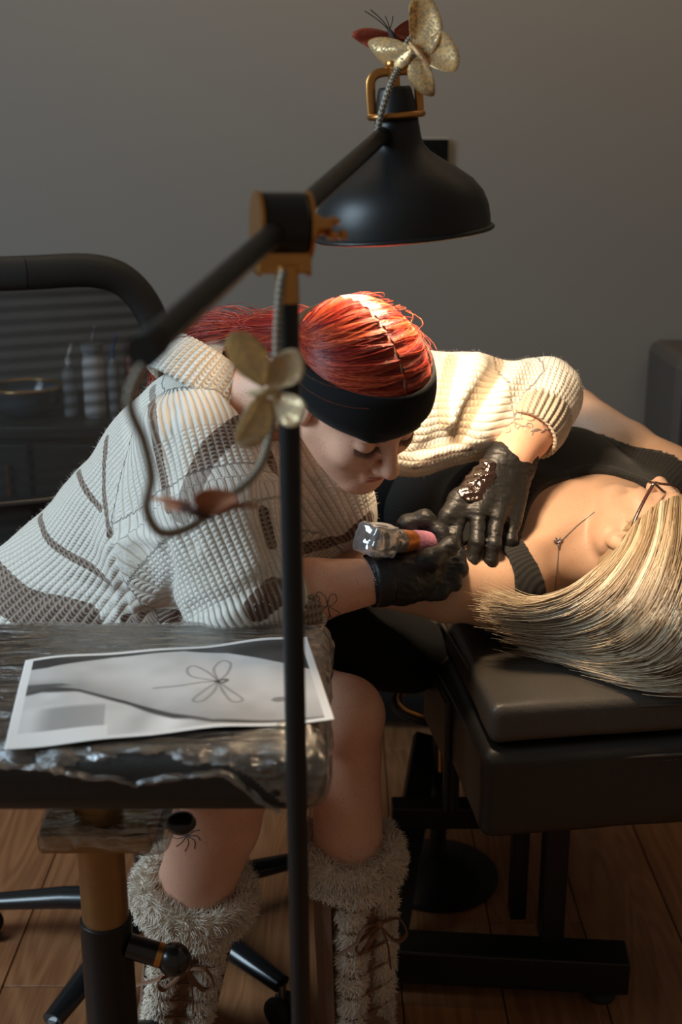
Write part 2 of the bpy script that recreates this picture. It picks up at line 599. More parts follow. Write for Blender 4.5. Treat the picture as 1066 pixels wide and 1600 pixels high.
V, F = lathe([(0.001, 0.0), (0.05, 0.0), (0.085, 0.03), (0.095, 0.075), (0.09, 0.078), (0.08, 0.035), (0.048, 0.008), (0.001, 0.008)], b, segs=28)
mk('bowl', V, F, mat('blue grey glass', (0.10, 0.13, 0.16), 0.12, coat=0.5, var=0.1), t)
a = np.linspace(0, 2 * np.pi, 29)
V, F, _ = tube(np.stack([b[0] + 0.093 * np.cos(a), b[1] + 0.093 * np.sin(a), np.full(29, b[2] + 0.078)], 1), 0.006, 8)
mk('rim', V, F, mat('amber rim', (0.45, 0.28, 0.12), 0.25, 0.6, var=0.1), t)

# dark cupboard cut off by the right edge of the view
cx0 = P(1050, 600, 3.3)[0]
t = thing('cupboard', 'dark upright cupboard against the wall at the right edge', 'cupboard', (cx0 + 0.3, 3.4, 0))
ctop = P(1050, 560, 3.25)[2]; dkb = mat('dark brown board', (0.07, 0.06, 0.052), 0.7, var=0.1)
V, F = box((cx0 + 0.3, 3.42, ctop / 2), (0.6, 0.36, ctop), 0.03); mk('body', V, F, dkb, t)
for i in range(2):
    V, F = box((cx0 + 0.155 + 0.29 * i, 3.235, ctop / 2 + 0.02), (0.28, 0.016, ctop - 0.1), 0.004); d = mk('door', V, F, dk, t)
    V, F = cyl((cx0 + 0.265 + 0.07 * i, 3.215, ctop * .55), (cx0 + 0.265 + 0.07 * i, 3.215, ctop * .68), 0.006, 8); mk('handle', V, F, M['brass'], d)

# ================================================================= treatment bed
BZ = 0.72
A = PZ(775, 1100, BZ); B2 = PZ(700, 975, BZ)
ax_away = nrm((B2 - A) * [1, 1, 0]); ax_right = np.array([ax_away[1], -ax_away[0], 0])
ax_right = nrm(0.75 * ax_right + 0.25 * np.array([1, 0.0, 0]) )
Rb = np.stack([ax_right, ax_away, [0, 0, 1]], 1)
def bedp(r, a_, z): return A + ax_right * r + ax_away * a_ + np.array([0, 0, z])
bed = thing('treatment_bed', 'black leatherette tattoo bed with a raised head cushion', 'bed', bedp(0.33, 0.9, -BZ))
M['lit_leather'] = mat('lamplit brown black leatherette', (0.062, 0.052, 0.042), 0.42, 0.0, 0.5, var=0.2, vscale=7, bump=0.22, bscale=420)  # lighter leatherette for the head cushion, lamplight put into its colour
def cushion(name, r0, r1, a0, a1, z0, z1, rad, h=0.006, bulge=0.006, m='leather'):
    c = bedp((r0 + r1) / 2, (a0 + a1) / 2, (z0 + z1) / 2)
    half = np.array([(r1 - r0) / 2, (a1 - a0) / 2, (z1 - z0) / 2])
    bb = np.abs(Rb) @ half + 0.02
    f = Field(c - bb, c + bb, h)
    f.rbox(c, half, rad, Rb)
    def dsp(p):
        q = (p - c) @ Rb / half
        return -bulge * np.clip(1 - q[:, 0] ** 2, 0, 1) * np.clip(1 - q[:, 1] ** 2, 0, 1) * (np.abs(q[:, 2]) > 0.5) - 0.0015 * noise(p, 14, 3)
    f.displace(dsp, 0.03)
    V, F = f.mesh()
    return mk(name, V, F, M[m], bed)
hc = cushion('head_cushion', 0, 0.60, 0, 0.44, -0.062, 0.0, 0.014, 0.005, m='lit_leather')
mc = cushion('head_section', -0.012, 0.64, -0.01, 0.46, -0.215, -0.068, 0.022, 0.006, 0.002)
cushion('mattress', -0.03, 0.66, 0.475, 1.75, -0.19, -0.05, 0.03, 0.012)
def edge_loop(r0, r1, a0, a1, z, rad, n=8):
    pts = []
    for (cx, cy, s) in ((r0 + rad, a0 + rad, math.pi), (r1 - rad, a0 + rad, 1.5 * math.pi), (r1 - rad, a1 - rad, 0), (r0 + rad, a1 - rad, 0.5 * math.pi)):
        for k in range(n + 1):
            g = s + k / n * math.pi / 2
            pts.append(bedp(cx + rad * math.cos(g), cy + rad * math.sin(g), z))
    pts.append(pts[0])
    return np.array(pts)
V, F, _ = tube(edge_loop(-0.001, 0.601, -0.001, 0.441, -0.014, 0.016), 0.0028, 8); mk('piping', V, F, M['leather_trim'], hc)
V, F, _ = tube(edge_loop(-0.0135, 0.6415, -0.0115, 0.4615, -0.091, 0.024), 0.0028, 8); mk('piping', V, F, M['leather_trim'], mc)
# stitching along the seams
sv, sf = [], []
lp = edge_loop(-0.0132, 0.6412, -0.0112, 0.4612, -0.1, 0.024)
seg = np.concatenate([[0], np.cumsum(np.linalg.norm(np.diff(lp, axis=0), axis=1))])
parts_ = []
for s in np.arange(0.0, seg[-1], 0.011):
    i = min(np.searchsorted(seg, s, 'right') - 1, len(lp) - 2)
    d = nrm(lp[i + 1] - lp[i]); p = lp[i] + d * (s - seg[i])
    parts_.append(cyl(p, p + d * 0.007, 0.0011, 4))
V, F = join(*parts_); tag(mk('stitching', V, F, mat('dark grey thread', (0.05, 0.045, 0.04), 0.7, var=0.1), mc), kind='stuff')
# side pocket flap
V, F = box(bedp(-0.018, 0.29, -0.15), (0.012, 0.17, 0.11), 0.004, Rb); fl = mk('side_flap', V, F, M['leather'], mc)
# base
def bbox_(name, r, a_, z, size, bev=0.004, parent=bed, m='black_metal'):
    V, F = box(bedp(r, a_, z), size, bev, Rb); return mk(name, V, F, M[m], parent)
fb = nrm(np.array([1, 0.05, 0]))
e1 = PZ(980, 1512, 0.062); e0 = PZ(560, 1490, 0.062)
d = nrm((e1 - e0) * [1, 1, 0]); Rf = np.stack([d, np.cross([0, 0, 1], d), [0, 0, 1]], 1)
V, F = box((e0 + e1) / 2, (np.linalg.norm(e1 - e0), 0.07, 0.068), 0.004, Rf); mk('foot_bar', V, F, M['black_metal'], bed)
V, F = box((e0 + e1) / 2 + np.array([-0.06, 1.05, 0]), (np.linalg.norm(e1 - e0) * 1.3, 0.07, 0.068), 0.004, Rf); mk('foot_bar', V, F, M['black_metal'], bed)
f0 = PZ(938, 1558, 0.0)
V, F = lathe([(0.001, 0.0), (0.027, 0.0), (0.029, 0.006), (0.026, 0.014), (0.012, 0.022), (0.012, 0.034), (0.001, 0.034)], np.array([f0[0], (e1 + d * -0.04)[1], 0]), segs=24)
mk('levelling_foot', V, F, M['rubber'], bed)
pst = PZ(862, 1480, 0.09); 
V, F = box((pst[0] + 0.002, pst[1] + 0.03, 0.30), (0.042, 0.05, 0.42), 0.003); mk('post', V, F, M['black_metal'], bed)
V, F = box((pst[0] - 0.05, pst[1] + 0.10, 0.30), (0.03, 0.04, 0.42), 0.003); mk('post', V, F, M['black_metal'], bed)
V, F = box((pst[0] + 0.002, pst[1] + 1.05, 0.30), (0.042, 0.05, 0.42), 0.003); mk('post', V, F, M['black_metal'], bed)
q0 = P(612, 1272, 2.12); q1 = P(790, 1268, 2.12)
V, F = box((q0 + q1) / 2, (np.linalg.norm(q1 - q0), 0.05, 0.045), 0.003); mk('cross_bar', V, F, M['black_metal'], bed)
g0 = P(612, 1470, 2.0); g1 = P(668, 1150, 2.3)
Rg = frame_from(g1 - g0, (0, 1, 0)); V, F = box((g0 + g1) / 2, (0.055, 0.03, np.linalg.norm(g1 - g0)), 0.003, Rg); mk('lift_arm', V, F, M['black_metal'], bed)
V, F = box(bedp(0.3, 0.9, -0.23), (0.44, 1.5, 0.04), 0.004, Rb); mk('under_frame', V, F, M['black_metal'], bed)
hx = P(706, 1190, 2.05)
V, F = cyl(hx + [0, 0, 0.14], hx - [0, 0, 0.10], 0.016, 14); mk('lift_cylinder', V, F, M['black_metal'], bed)
V, F = cyl(P(690, 1160, 2.1), P(690, 1205, 2.1), 0.006, 10); mk('cylinder_rod', V, F, M['brass'], bed)

# ================================================================= floor lamp
lamp_base = np.array([-0.041, 1.13, 0.0])
lamp = thing('floor_lamp', 'black floor lamp with brass fittings and a bell shaped shade', 'lamp', lamp_base)
def cp(px, py, z):           # by camera depth
    u, v = (px - 533) / FPX, (800 - py) / FPX
    return np.array([u * z, z * (ct + v * st), CAMH + z * (-st + v * ct)])
hinge = cp(441, 353, 1.12)
pole_top = cp(449, 466, 1.125)
V, F = cyl(lamp_base + [0, 0, 0.01], pole_top, 0.0108, 24); mk('pole', V, F, M['black_metal'], lamp)
V, F = lathe([(0.001, 0), (0.15, 0), (0.152, 0.008), (0.145, 0.022), (0.03, 0.028), (0.02, 0.045), (0.001, 0.045)], lamp_base, segs=48); mk('base', V, F, M['black_metal'], lamp)
# pole head: brass fork under the joint drum
V, F = cyl(pole_top - [0, 0, 0.004], pole_top + [0, 0, 0.03], 0.0115, 20, 0.0105); mk('collar', V, F, M['brass'], lamp)
dr = nrm(np.array([1.0, 0.26, -0.02]))
fb_c = cp(443, 408, 1.12)
Rd = frame_from(dr)
V, F = box(fb_c, (0.018, 0.022, 0.05), 0.002, Rd); fk = mk('fork', V, F, M['brass'], lamp)
V, F = lathe([(0.001, -0.021), (0.030, -0.021), (0.030, 0.021), (0.001, 0.021)], hinge, Rd, 40); dm = mk('joint_drum', V, F, M['black_metal'], lamp); mod_bevel(dm, 0.002)
for s in (-1, 1):
    V, F = lathe([(0.001, -0.0018), (0.0315, -0.0018), (0.0315, 0.0018), (0.001, 0.0018)], hinge + dr * s * 0.0235, Rd, 40)
    V2, F2 = box(hinge + dr * s * 0.0235 + np.array([0, 0, -0.03]), (0.024, 0.03, 0.0035), 0.001, Rd)
    mk('joint_plate', *join((V, F), (V2, F2)), M['brass'], lamp)
w0 = hinge + dr * 0.026
V, F = lathe([(0.001, 0), (0.011, 0), (0.012, 0.006), (0.008, 0.012), (0.006, 0.02), (0.001, 0.02)], w0, Rd, 20)
wing = [ball(w0 + dr * 0.022 + np.array([0, s * 0.008, s * 0.006 - 0.002]), 0.007, 14, (1.5, 0.6, 1.0), Rd) for s in (-1, 1)]
b3 = ball(w0 + dr * 0.032 + np.array([0, 0, -0.008]), 0.005, 12)
mk('wing_nut', *join((V, F), *wing, b3), M['brass'], lamp)
neck_end = cp(606, 204, 1.6)
adir = nrm(neck_end - hinge)
a_end = hinge - adir * 0.352
V, F = cyl(a_end, neck_end, 0.0105, 24); mk('arm', V, F, M['black_metal'], lamp)
V, F = cyl(a_end - adir * 0.012, a_end + adir * 0.012, 0.0118, 20); mk('arm_end_cap', V, F, M['rubber'], lamp)
V, F = cyl(neck_end - adir * 0.02, neck_end + adir * 0.035, 0.0125, 20); mk('arm_sleeve', V, F, M['black_metal'], lamp)
# shade: axis leans towards the camera at the top and slightly right
rim_c = cp(631, 366, 1.63)
s_up = nrm(cp(624, 168, 1.585) - rim_c)
s_up = nrm(s_up + np.array([-0.03, -0.05, 0]))
Rs = frame_from(s_up, (0, 1, 0))
prof = [(0.119, 0.0), (0.1215, 0.002), (0.1215, 0.004), (0.119, 0.006), (0.1165, 0.007), (0.1165, 0.018), (0.1145, 0.034), (0.1085, 0.05), (0.096, 0.066), (0.076, 0.081), (0.056, 0.094), (0.042, 0.104), (0.0345, 0.113), (0.031, 0.123), (0.029, 0.14), (0.028, 0.152)]
V, F = lathe(prof, rim_c, Rs, 64); sh = mk('shade', V, F, M['black_metal'], lamp)
so = sh.modifiers.new('thick', 'SOLIDIFY'); so.thickness = 0.0012; so.offset = -1
V, F = lathe([(r - 0.0032, z) for r, z in prof[1:-1]] + [(0.0005, 0.142)], rim_c, Rs, 64); mk('shade_lining', V, F, M['shade_in'], lamp)
V, F = lathe([(0.0265, 0.145), (0.026, 0.165), (0.022, 0.183), (0.02, 0.187), (0.001, 0.188)], rim_c, Rs, 32); mk('socket_cup', V, F, M['black_metal'], lamp)
def loc_s(x, y, z): return rim_c + Rs @ np.array([x, y, z])
a = np.linspace(0, 2 * np.pi, 49)
ring = np.array([loc_s(0.0345 * math.cos(g), 0.0345 * math.sin(g), 0.152) for g in a])
V, F, _ = tube(ring, 0.0042, 10, False); mk('ring', V, F, M['brass'], lamp)
for g in (math.radians(185), math.radians(5), math.radians(95)):
    cg, sg = math.cos(g), math.sin(g)
    path = spline([loc_s(0.031 * cg, 0.031 * sg, 0.15), loc_s(0.031 * cg, 0.031 * sg, 0.183), loc_s(0.029 * cg, 0.029 * sg, 0.198), loc_s(0.02 * cg, 0.02 * sg, 0.205), loc_s(0.004 * cg, 0.004 * sg, 0.206)], 20)
    V, F, _ = tube(path, 0.0058, 8, True, 0.35, hint=tuple(Rs @ np.array([-sg, cg, 0]))); mk('yoke_strap', V, F, M['brass'], lamp)
V, F = lathe([(0.001, 0.187), (0.0075, 0.187), (0.0075, 0.21), (0.01, 0.212), (0.01, 0.218), (0.0055, 0.221), (0.0055, 0.23), (0.001, 0.23)], rim_c, Rs, 18); mk('finial', V, F, M['brass'], lamp)
bulb_c = loc_s(0, 0, 0.058)
V, F = ball(bulb_c, 0.03, 24, (1, 1, 1.15), Rs); mk('bulb', V, F, M['bulb'], lamp)
V, F = lathe([(0.001, 0.075), (0.018, 0.08), (0.016, 0.12), (0.001, 0.125)], rim_c, Rs, 18); mk('socket', V, F, M['black_plastic'], lamp)
pl_ = bpy.data.lights.new('bulb_light', 'SPOT'); pl_.energy = 34.0; pl_.spot_size = math.radians(172); pl_.spot_blend = 1.0; pl_.color = (1.0, 0.76, 0.50); pl_.shadow_soft_size = 0.045
plo = bpy.data.objects.new('bulb_light', pl_); COL.objects.link(plo); plo.location = loc_s(0, 0, 0.026); plo.parent = lamp; plo.rotation_euler = Vector((0.20, 0.16, -0.62)).to_track_quat('-Z', 'Y').to_euler()
plo.matrix_parent_inverse = Matrix.Translation(-lamp.location)

# woven cord with a zigzag of black and ivory threads
def cord_mat():
    m = bpy.data.materials.new('zigzag woven cord'); m.use_nodes = True
    N, L = nt(m); b = N['Principled BSDF']
    at = N.new('ShaderNodeAttribute'); at.attribute_name = 'sweep'
    sp = N.new('ShaderNodeSeparateXYZ'); L.new(at.outputs['Vector'], sp.inputs[0])
    zz = math_node(N, L, 'PINGPONG', math_node(N, L, 'MULTIPLY', sp.outputs[1], 6.0), 0.5)
    ph = math_node(N, L, 'ADD', math_node(N, L, 'MULTIPLY', sp.outputs[0], 175.0), math_node(N, L, 'MULTIPLY', zz, 1.3))
    fr = math_node(N, L, 'GREATER_THAN', math_node(N, L, 'FRACT', ph), 0.5)
    mx = N.new('ShaderNodeMix'); mx.data_type = 'RGBA'
    mx.inputs['A'].default_value = (0.03, 0.027, 0.024, 1); mx.inputs['B'].default_value = (0.52, 0.45, 0.34, 1)
    L.new(fr, mx.inputs['Factor']); L.new(mx.outputs['Result'], b.inputs['Base Color'])
    b.inputs['Roughness'].default_value = 0.85
    return m
M['cord'] = cord_mat()
def cord(pts, r=0.0042, n=90):
    V, F, at = tube(spline(pts, n), r, 12)
    o = mk('cord', V, F, M['cord'], lamp); add_attr(o, 'sweep', at); return o
cord([loc_s(0, 0, 0.225), cp(624, 92, 1.58), cp(640, 62, 1.6), cp(662, 52, 1.62), cp(668, 66, 1.63), cp(650, 86, 1.58), cp(622, 110, 1.55), cp(606, 145, 1.535), cp(594, 185, 1.545), cp(590, 212, 1.565)])
cord([a_end + np.array([0, 0, -0.005]), cp(203, 625, 0.80), cp(225, 690, 0.84), cp(236, 745, 0.88), cp(229, 795, 0.92), cp(252, 832, 0.95), cp(300, 822, 0.98), cp(345, 785, 1.02), cp(395, 745, 1.05), cp(418, 695, 1.08), cp(432, 600, 1.10), cp(433, 520, 1.10), cp(438, 450, 1.10), cp(443, 425, 1.105)], 0.0038, 160)

# ---------------------------------------------------------------- butterflies
def glitter_mat(name, base, spark, dens):
    m = bpy.data.materials.new(name); m.use_nodes = True
    N, L = nt(m); b = N['Principled BSDF']
    tc = N.new('ShaderNodeTexCoord')
    v = N.new('ShaderNodeTexVoronoi'); v.inputs['Scale'].default_value = 480
    L.new(tc.outputs['Object'], v.inputs['Vector'])
    nz = N.new('ShaderNodeTexNoise'); nz.inputs['Scale'].default_value = 45; nz.inputs['Detail'].default_value = 3
    L.new(tc.outputs['Object'], nz.inputs['Vector'])
    sp = N.new('ShaderNodeSeparateColor'); L.new(v.outputs['Color'], sp.inputs[0])
    thr = math_node(N, L, 'MULTIPLY_ADD', nz.outputs['Fac'], -1.3, 1.65 - dens)
    f = math_node(N, L, 'GREATER_THAN', sp.outputs[0], thr)
    mx = N.new('ShaderNodeMix'); mx.data_type = 'RGBA'
    mx.inputs['A'].default_value = (*base, 1); mx.inputs['B'].default_value = (*spark, 1)
    L.new(f, mx.inputs['Factor']); L.new(mx.outputs['Result'], b.inputs['Base Color'])
    L.new(math_node(N, L, 'MULTIPLY', f, 0.35), b.inputs['Metallic'])
    L.new(math_node(N, L, 'MULTIPLY_ADD', f, -0.3, 0.6), b.inputs['Roughness'])
    bp = N.new('ShaderNodeBump'); bp.inputs['Strength'].default_value = 0.9; bp.inputs['Distance'].default_value = 0.002
    L.new(sp.outputs[1], bp.inputs['Height']); L.new(bp.outputs['Normal'], b.inputs['Normal'])
    tl = N.new('ShaderNodeBsdfTranslucent'); L.new(mx.outputs['Result'], tl.inputs['Color'])
    ms = N.new('ShaderNodeMixShader'); ms.inputs[0].default_value = 0.45
    out = N['Material Output']; L.new(b.outputs[0], ms.inputs[1]); L.new(tl.outputs[0], ms.inputs[2]); L.new(ms.outputs[0], out.inputs['Surface'])
    return m
M['gold_wing'] = glitter_mat('gold glitter gauze', (0.60, 0.43, 0.23), (1.0, 0.72, 0.34), 0.55)
M['pale_wing'] = glitter_mat('pale champagne gauze', (0.72, 0.57, 0.36), (0.95, 0.72, 0.4), 0.25)
M['red_wing'] = mat('rust red feather', (0.30, 0.045, 0.018), 0.6, var=0.35, vscale=60, bump=0.2, bscale=200)
M['peach_wing'] = mat('dusty orange feather', (0.48, 0.20, 0.10), 0.65, var=0.2, vscale=60, bump=0.2, bscale=200)

def wing_shape(root, edge, m, parent, curl=0.0018, thick=0.0006):
    """wing as a curved fan between its root and a smooth closed outline"""
    e = spline(list(edge) + [edge[0]], 41)[:-1]
    root = np.asarray(root, float)
    nrm_ = nrm(np.cross(e[10] - root, e[24] - root))
    rings = 7
    V = [root]; 
    for k in range(1, rings + 1):
        f = k / rings
        V += list(root + (e - root) * f + nrm_ * curl * math.sin(f * math.pi))
    F = [[0, 1 + j, 1 + (j + 1) % 40] for j in range(40)]
    for k in range(rings - 1):
        for j in range(40):
            a0 = 1 + k * 40 + j; a1 = 1 + k * 40 + (j + 1) % 40
            F.append([a0, a0 + 40, a1 + 40, a1])
    o = mk('wing', np.array(V), F, m, parent)
    s = o.modifiers.new('thick', 'SOLIDIFY'); s.thickness = thick
    return o
def butterfly(label, name, wings, body, m, body_m, antennae=None, group='butterfly decorations on the lamp'):
    t = thing(name, label, 'butterfly', np.mean(body, axis=0), group)
    for root, edge in wings: wing_shape(root, edge, m, t)
    bp = spline(body, 12)
    rr = 0.0035 * np.array([.5, .8, .9, 1, 1.15, 1.2, 1.1, 1, .9, .8, .6, .3])
    V, F, _ = tube(bp, rr, 8); mk('body', V, F, body_m, t)
    for a_ in antennae or []:
        V, F, _ = tube(spline(a_, 8), 0.0007, 5); mk('antenna', V, F, M['black_metal'], t)
    return t
q = lambda x, y, z: cp(x, y, z)
z0 = 1.53
butterfly('gold glitter butterfly perched on top of the lampshade', 'glitter_butterfly', [
    (q(648, 70, z0), [q(642, 66, z0), q(639, 34, z0 - .012), q(641, 4, z0 - .02), q(654, -5, z0 - .02), q(676, 0, z0 - .022), q(687, 20, z0 - .022), q(692, 44, z0 - .02), q(684, 70, z0 - .012), q(668, 90, z0)]),
    (q(660, 85, z0), [q(660, 76, z0), q(680, 50, z0 - .015), q(697, 50, z0 - .021), q(712, 70, z0 - .021), q(719, 92, z0 - .02), q(713, 110, z0 - .02), q(698, 113, z0 - .018), q(678, 106, z0 - .01), q(666, 98, z0)]),
    (q(646, 75, z0), [q(642, 72, z0), q(615, 60, z0 + .02), q(590, 58, z0 + .03), q(575, 66, z0 + .035), q(583, 82, z0 + .03), q(602, 102, z0 + .03), q(622, 110, z0 + .02), q(640, 98, z0 + .01)]),
    (q(655, 88, z0), [q(648, 92, z0), q(637, 108, z0 + .01), q(642, 132, z0 + .015), q(662, 148, z0 + .015), q(678, 150, z0 + .015), q(680, 136, z0 + .01), q(675, 112, z0), q(668, 98, z0)]),
], [q(640, 66, z0 - .004), q(657, 86, z0 - .006), q(674, 105, z0 - .004)], M['gold_wing'], mat('gold glitter body', (0.7, 0.42, 0.2), 0.4, 0.5, var=0.3, vscale=300, bump=0.5, bscale=500))
z1 = 1.63
butterfly('rust red feather butterfly behind the gold glitter butterfly', 'feather_butterfly', [
    (q(612, 56, z1), [q(610, 52, z1), q(590, 45, z1), q(565, 44, z1 - .01), q(549, 54, z1 - .015), q(562, 66, z1 - .01), q(580, 75, z1 - .01), q(602, 74, z1), q(612, 64, z1)]),
    (q(616, 52, z1), [q(616, 46, z1), q(628, 36, z1 + .01), q(644, 29, z1 + .02), q(664, 32, z1 + .03), q(668, 48, z1 + .03), q(654, 60, z1 + .02), q(636, 62, z1), q(620, 60, z1)]),
    (q(618, 60, z1), [q(618, 58, z1), q(640, 58, z1 + .01), q(658, 66, z1 + .02), q(652, 80, z1 + .02), q(632, 78, z1), q(620, 68, z1)]),
    (q(610, 62, z1), [q(608, 62, z1), q(594, 66, z1), q(584, 78, z1), q(596, 86, z1), q(612, 76, z1), q(614, 66, z1)]),
], [q(606, 45, z1 - .006), q(614, 56, z1 - .006), q(622, 70, z1 - .004)], M['red_wing'], mat('dark feather body', (0.05, 0.03, 0.025), 0.8, var=0.3, bump=0.4),
    [[q(606, 45, z1), q(592, 32, z1 - .01), q(570, 17, z1 - .02)], [q(607, 44, z1), q(596, 30, z1 - .01), q(579, 15, z1 - .02)], [q(609, 44, z1), q(606, 34, z1), q(602, 25, z1)], [q(610, 44, z1), q(613, 34, z1), q(614, 25, z1)]])
z2 = 1.075
butterfly('pale champagne butterfly clipped to the lamp pole', 'gauze_butterfly', [
    (q(410, 605, z2), [q(404, 600, z2), q(372, 582, z2 - .015), q(352, 545, z2 - .03), q(360, 521, z2 - .03), q(388, 520, z2 - .025), q(412, 540, z2 - .015), q(424, 575, z2), q(418, 602, z2)]),
    (q(418, 608, z2), [q(418, 600, z2), q(420, 570, z2 - .01), q(440, 549, z2 - .02), q(464, 546, z2 - .025), q(476, 566, z2 - .025), q(470, 594, z2 - .02), q(444, 606, z2 - .01), q(426, 608, z2)]),
    (q(420, 620, z2), [q(424, 616, z2), q(446, 614, z2 - .01), q(470, 622, z2 - .02), q(479, 640, z2 - .025), q(470, 662, z2 - .02), q(448, 667, z2 - .015), q(428, 650, z2), q(420, 628, z2)]),
    (q(410, 618, z2), [q(404, 616, z2), q(388, 632, z2 - .01), q(372, 664, z2 - .02), q(368, 692, z2 - .02), q(388, 700, z2 - .02), q(412, 690, z2 - .015), q(426, 656, z2), q(420, 624, z2)]),
], [q(388, 614, z2 - .004), q(415, 613, z2 - .008), q(440, 611, z2 - .004)], M['pale_wing'], mat('champagne body', (0.55, 0.40, 0.2), 0.5, var=0.3, vscale=200, bump=0.4))
z3 = 0.97
butterfly('dusty orange butterfly hanging from the lamp cord loop', 'orange_butterfly', [
    (q(318, 795, z3), [q(310, 800, z3), q(302, 778, z3 - .01), q(318, 764, z3 - .015), q(345, 763, z3 - .02), q(368, 772, z3 - .02), q(372, 782, z3 - .02), q(352, 792, z3 - .01), q(334, 806, z3)]),
    (q(300, 792, z3), [q(300, 796, z3), q(276, 786, z3), q(250, 784, z3 + .01), q(236, 779, z3 + .015), q(248, 776, z3 + .015), q(276, 779, z3), q(298, 786, z3)]),
    (q(330, 805, z3), [q(326, 806, z3), q(344, 795, z3 - .01), q(372, 785, z3 - .015), q(404, 788, z3 - .01), q(404, 793, z3 - .01), q(372, 795, z3 - .01), q(344, 806, z3)]),
    (q(300, 798, z3), [q(298, 798, z3), q(284, 790, z3), q(262, 790, z3 + .01), q(252, 793, z3 + .01), q(270, 797, z3), q(290, 802, z3)]),
], [q(282, 790, z3 - .006), q(308, 802, z3 - .008), q(334, 812, z3 - .006)], M['peach_wing'], mat('brown feather body', (0.07, 0.03, 0.02), 0.8, var=0.3, bump=0.4))
# ================================================================= arm rest on its stand
TZ = 0.86
x_r = PZ(512, 1090, TZ)[0]
y_f = PZ(300, 1186, TZ)[1]; y_b = PZ(250, 969, TZ)[1]
ac = np.array([x_r - 0.34, (y_f + y_b) / 2, TZ - 0.036]); ah = np.array([0.34, (y_b - y_f) / 2, 0.036])
stand_c = np.array([(147 - 533) / FPX * (1.38 * ct + 0.8 * st), 1.40, 0.0])
arm_rest = thing('arm_rest', 'black padded tattoo arm rest wrapped in cling film on a post', 'arm rest', stand_c)
f = Field(ac - ah - 0.03, ac + ah + 0.03, 0.006)
def padfn(p):
    q = (p - ac) / ah
    return -0.006 * np.clip(1 - q[:, 0] ** 2, 0, 1) * np.clip(1 - q[:, 1] ** 2, 0, 1)
f.rbox(ac, ah, 0.026); f.displace(padfn, 0.03)
V, F = f.mesh(); mk('pad', V, F, M['leather'], arm_rest)
f = Field(ac - ah - 0.03, ac + ah + 0.03, 0.004)
f.rbox(ac, ah + 0.002, 0.027)
def filmfn(p):
    edge = sstep(0.7, 1.0, np.abs((p[:, 0] - ac[0]) / ah[0])) + sstep(0.75, 1.0, np.abs((p[:, 1] - ac[1]) / ah[1]))
    st_ = p * np.array([0.35, 1.6, 1.0])
    return padfn(p) - 0.0012 * noise(st_, 55, 5) - np.clip(edge, 0, 1) * (0.0042 * noise(p * [1, .6, 1], 42, 9) + 0.0022 * noise(p, 110, 11)) - 0.0012
f.displace(filmfn, 0.03)
V, F = f.mesh()
wave = 0.012 + 0.012 * noise(V * [1, 0.2, 0], 9, 4) + 0.006 * noise(V * [1, 0.2, 0], 35, 6)
lim = np.where(V[:, 0] > ac[0] + ah[0] - 0.045, 0.085, wave + 0.055 * sstep(ac[0] + ah[0] - 0.11, ac[0] + ah[0] - 0.03, V[:, 0]))
V, F = drop_faces(V, F, V[:, 2] > TZ - lim)
def film_mat():
    m = bpy.data.materials.new('crinkled cling film'); m.use_nodes = True
    N, L = nt(m); out = N['Material Output']; N.remove(N['Principled BSDF'])
    tr = N.new('ShaderNodeBsdfTransparent'); tr.inputs[0].default_value = (0.93, 0.93, 0.92, 1)
    gl = N.new('ShaderNodeBsdfGlossy'); gl.inputs['Roughness'].default_value = 0.17; gl.inputs['Color'].default_value = (0.9, 0.9, 0.9, 1)
    mp = N.new('ShaderNodeMapping'); mp.inputs['Scale'].default_value = (9, 42, 42)
    tc = N.new('ShaderNodeTexCoord'); L.new(tc.outputs['Object'], mp.inputs[0])
    nz = N.new('ShaderNodeTexNoise'); nz.inputs['Scale'].default_value = 1.4; nz.inputs['Detail'].default_value = 6; nz.inputs['Distortion'].default_value = 1.2
    L.new(mp.outputs[0], nz.inputs['Vector'])
    bp = N.new('ShaderNodeBump'); bp.inputs['Strength'].default_value = 0.9; bp.inputs['Distance'].default_value = 0.012
    L.new(nz.outputs['Fac'], bp.inputs['Height']); L.new(bp.outputs['Normal'], gl.inputs['Normal'])
    lw = N.new('ShaderNodeLayerWeight'); lw.inputs[0].default_value = 0.25
    mx = N.new('ShaderNodeMixShader')
    L.new(math_node(N, L, 'MULTIPLY_ADD', lw.outputs['Facing'], 0.55, 0.2), mx.inputs[0])
    L.new(tr.outputs[0], mx.inputs[1]); L.new(gl.outputs[0], mx.inputs[2]); L.new(mx.outputs[0], out.inputs['Surface'])
    return m
M['film'] = film_mat()
tag(mk('cling_film', V, F, M['film'], arm_rest), 'clear crinkled cling film over the pad')
# rolled, crumpled hem of the film along the front edge
hx_ = np.linspace(ac[0] - ah[0] + 0.02, ac[0] + ah[0] - 0.05, 150)
hp_ = np.stack([hx_, np.full(150, ac[1] - ah[1] - 0.001), np.zeros(150)], 1)
hp_[:, 2] = TZ - 0.015 - 0.012 * noise(hp_ * [1, 0, 0], 9, 4) - 0.004 * noise(hp_ * [1, 0, 0], 40, 6) - 0.05 * sstep(ac[0] + ah[0] - 0.12, ac[0] + ah[0] - 0.04, hx_)
V, F, _ = tube(hp_, 0.0065 + 0.003 * noise(hp_, 60, 8), 9, True, 0.5)
V += 0.0025 * np.stack([noise(V, 130, 1), noise(V, 130, 2), noise(V, 130, 3)], 1)
mk('film_hem', V, F, M['film'], arm_rest)
V, F = box((stand_c[0], stand_c[1], TZ - 0.085), (0.16, 0.14, 0.022), 0.004); pl0 = mk('mounting_plate', V, F, M['black_metal'], arm_rest)
tb = TZ - 0.096
pz = 1.5 - 0.72
brz = mat('scuffed bronze tube', (0.34, 0.22, 0.10), 0.38, 0.75, var=0.35, vscale=25, bump=0.1, bscale=80)
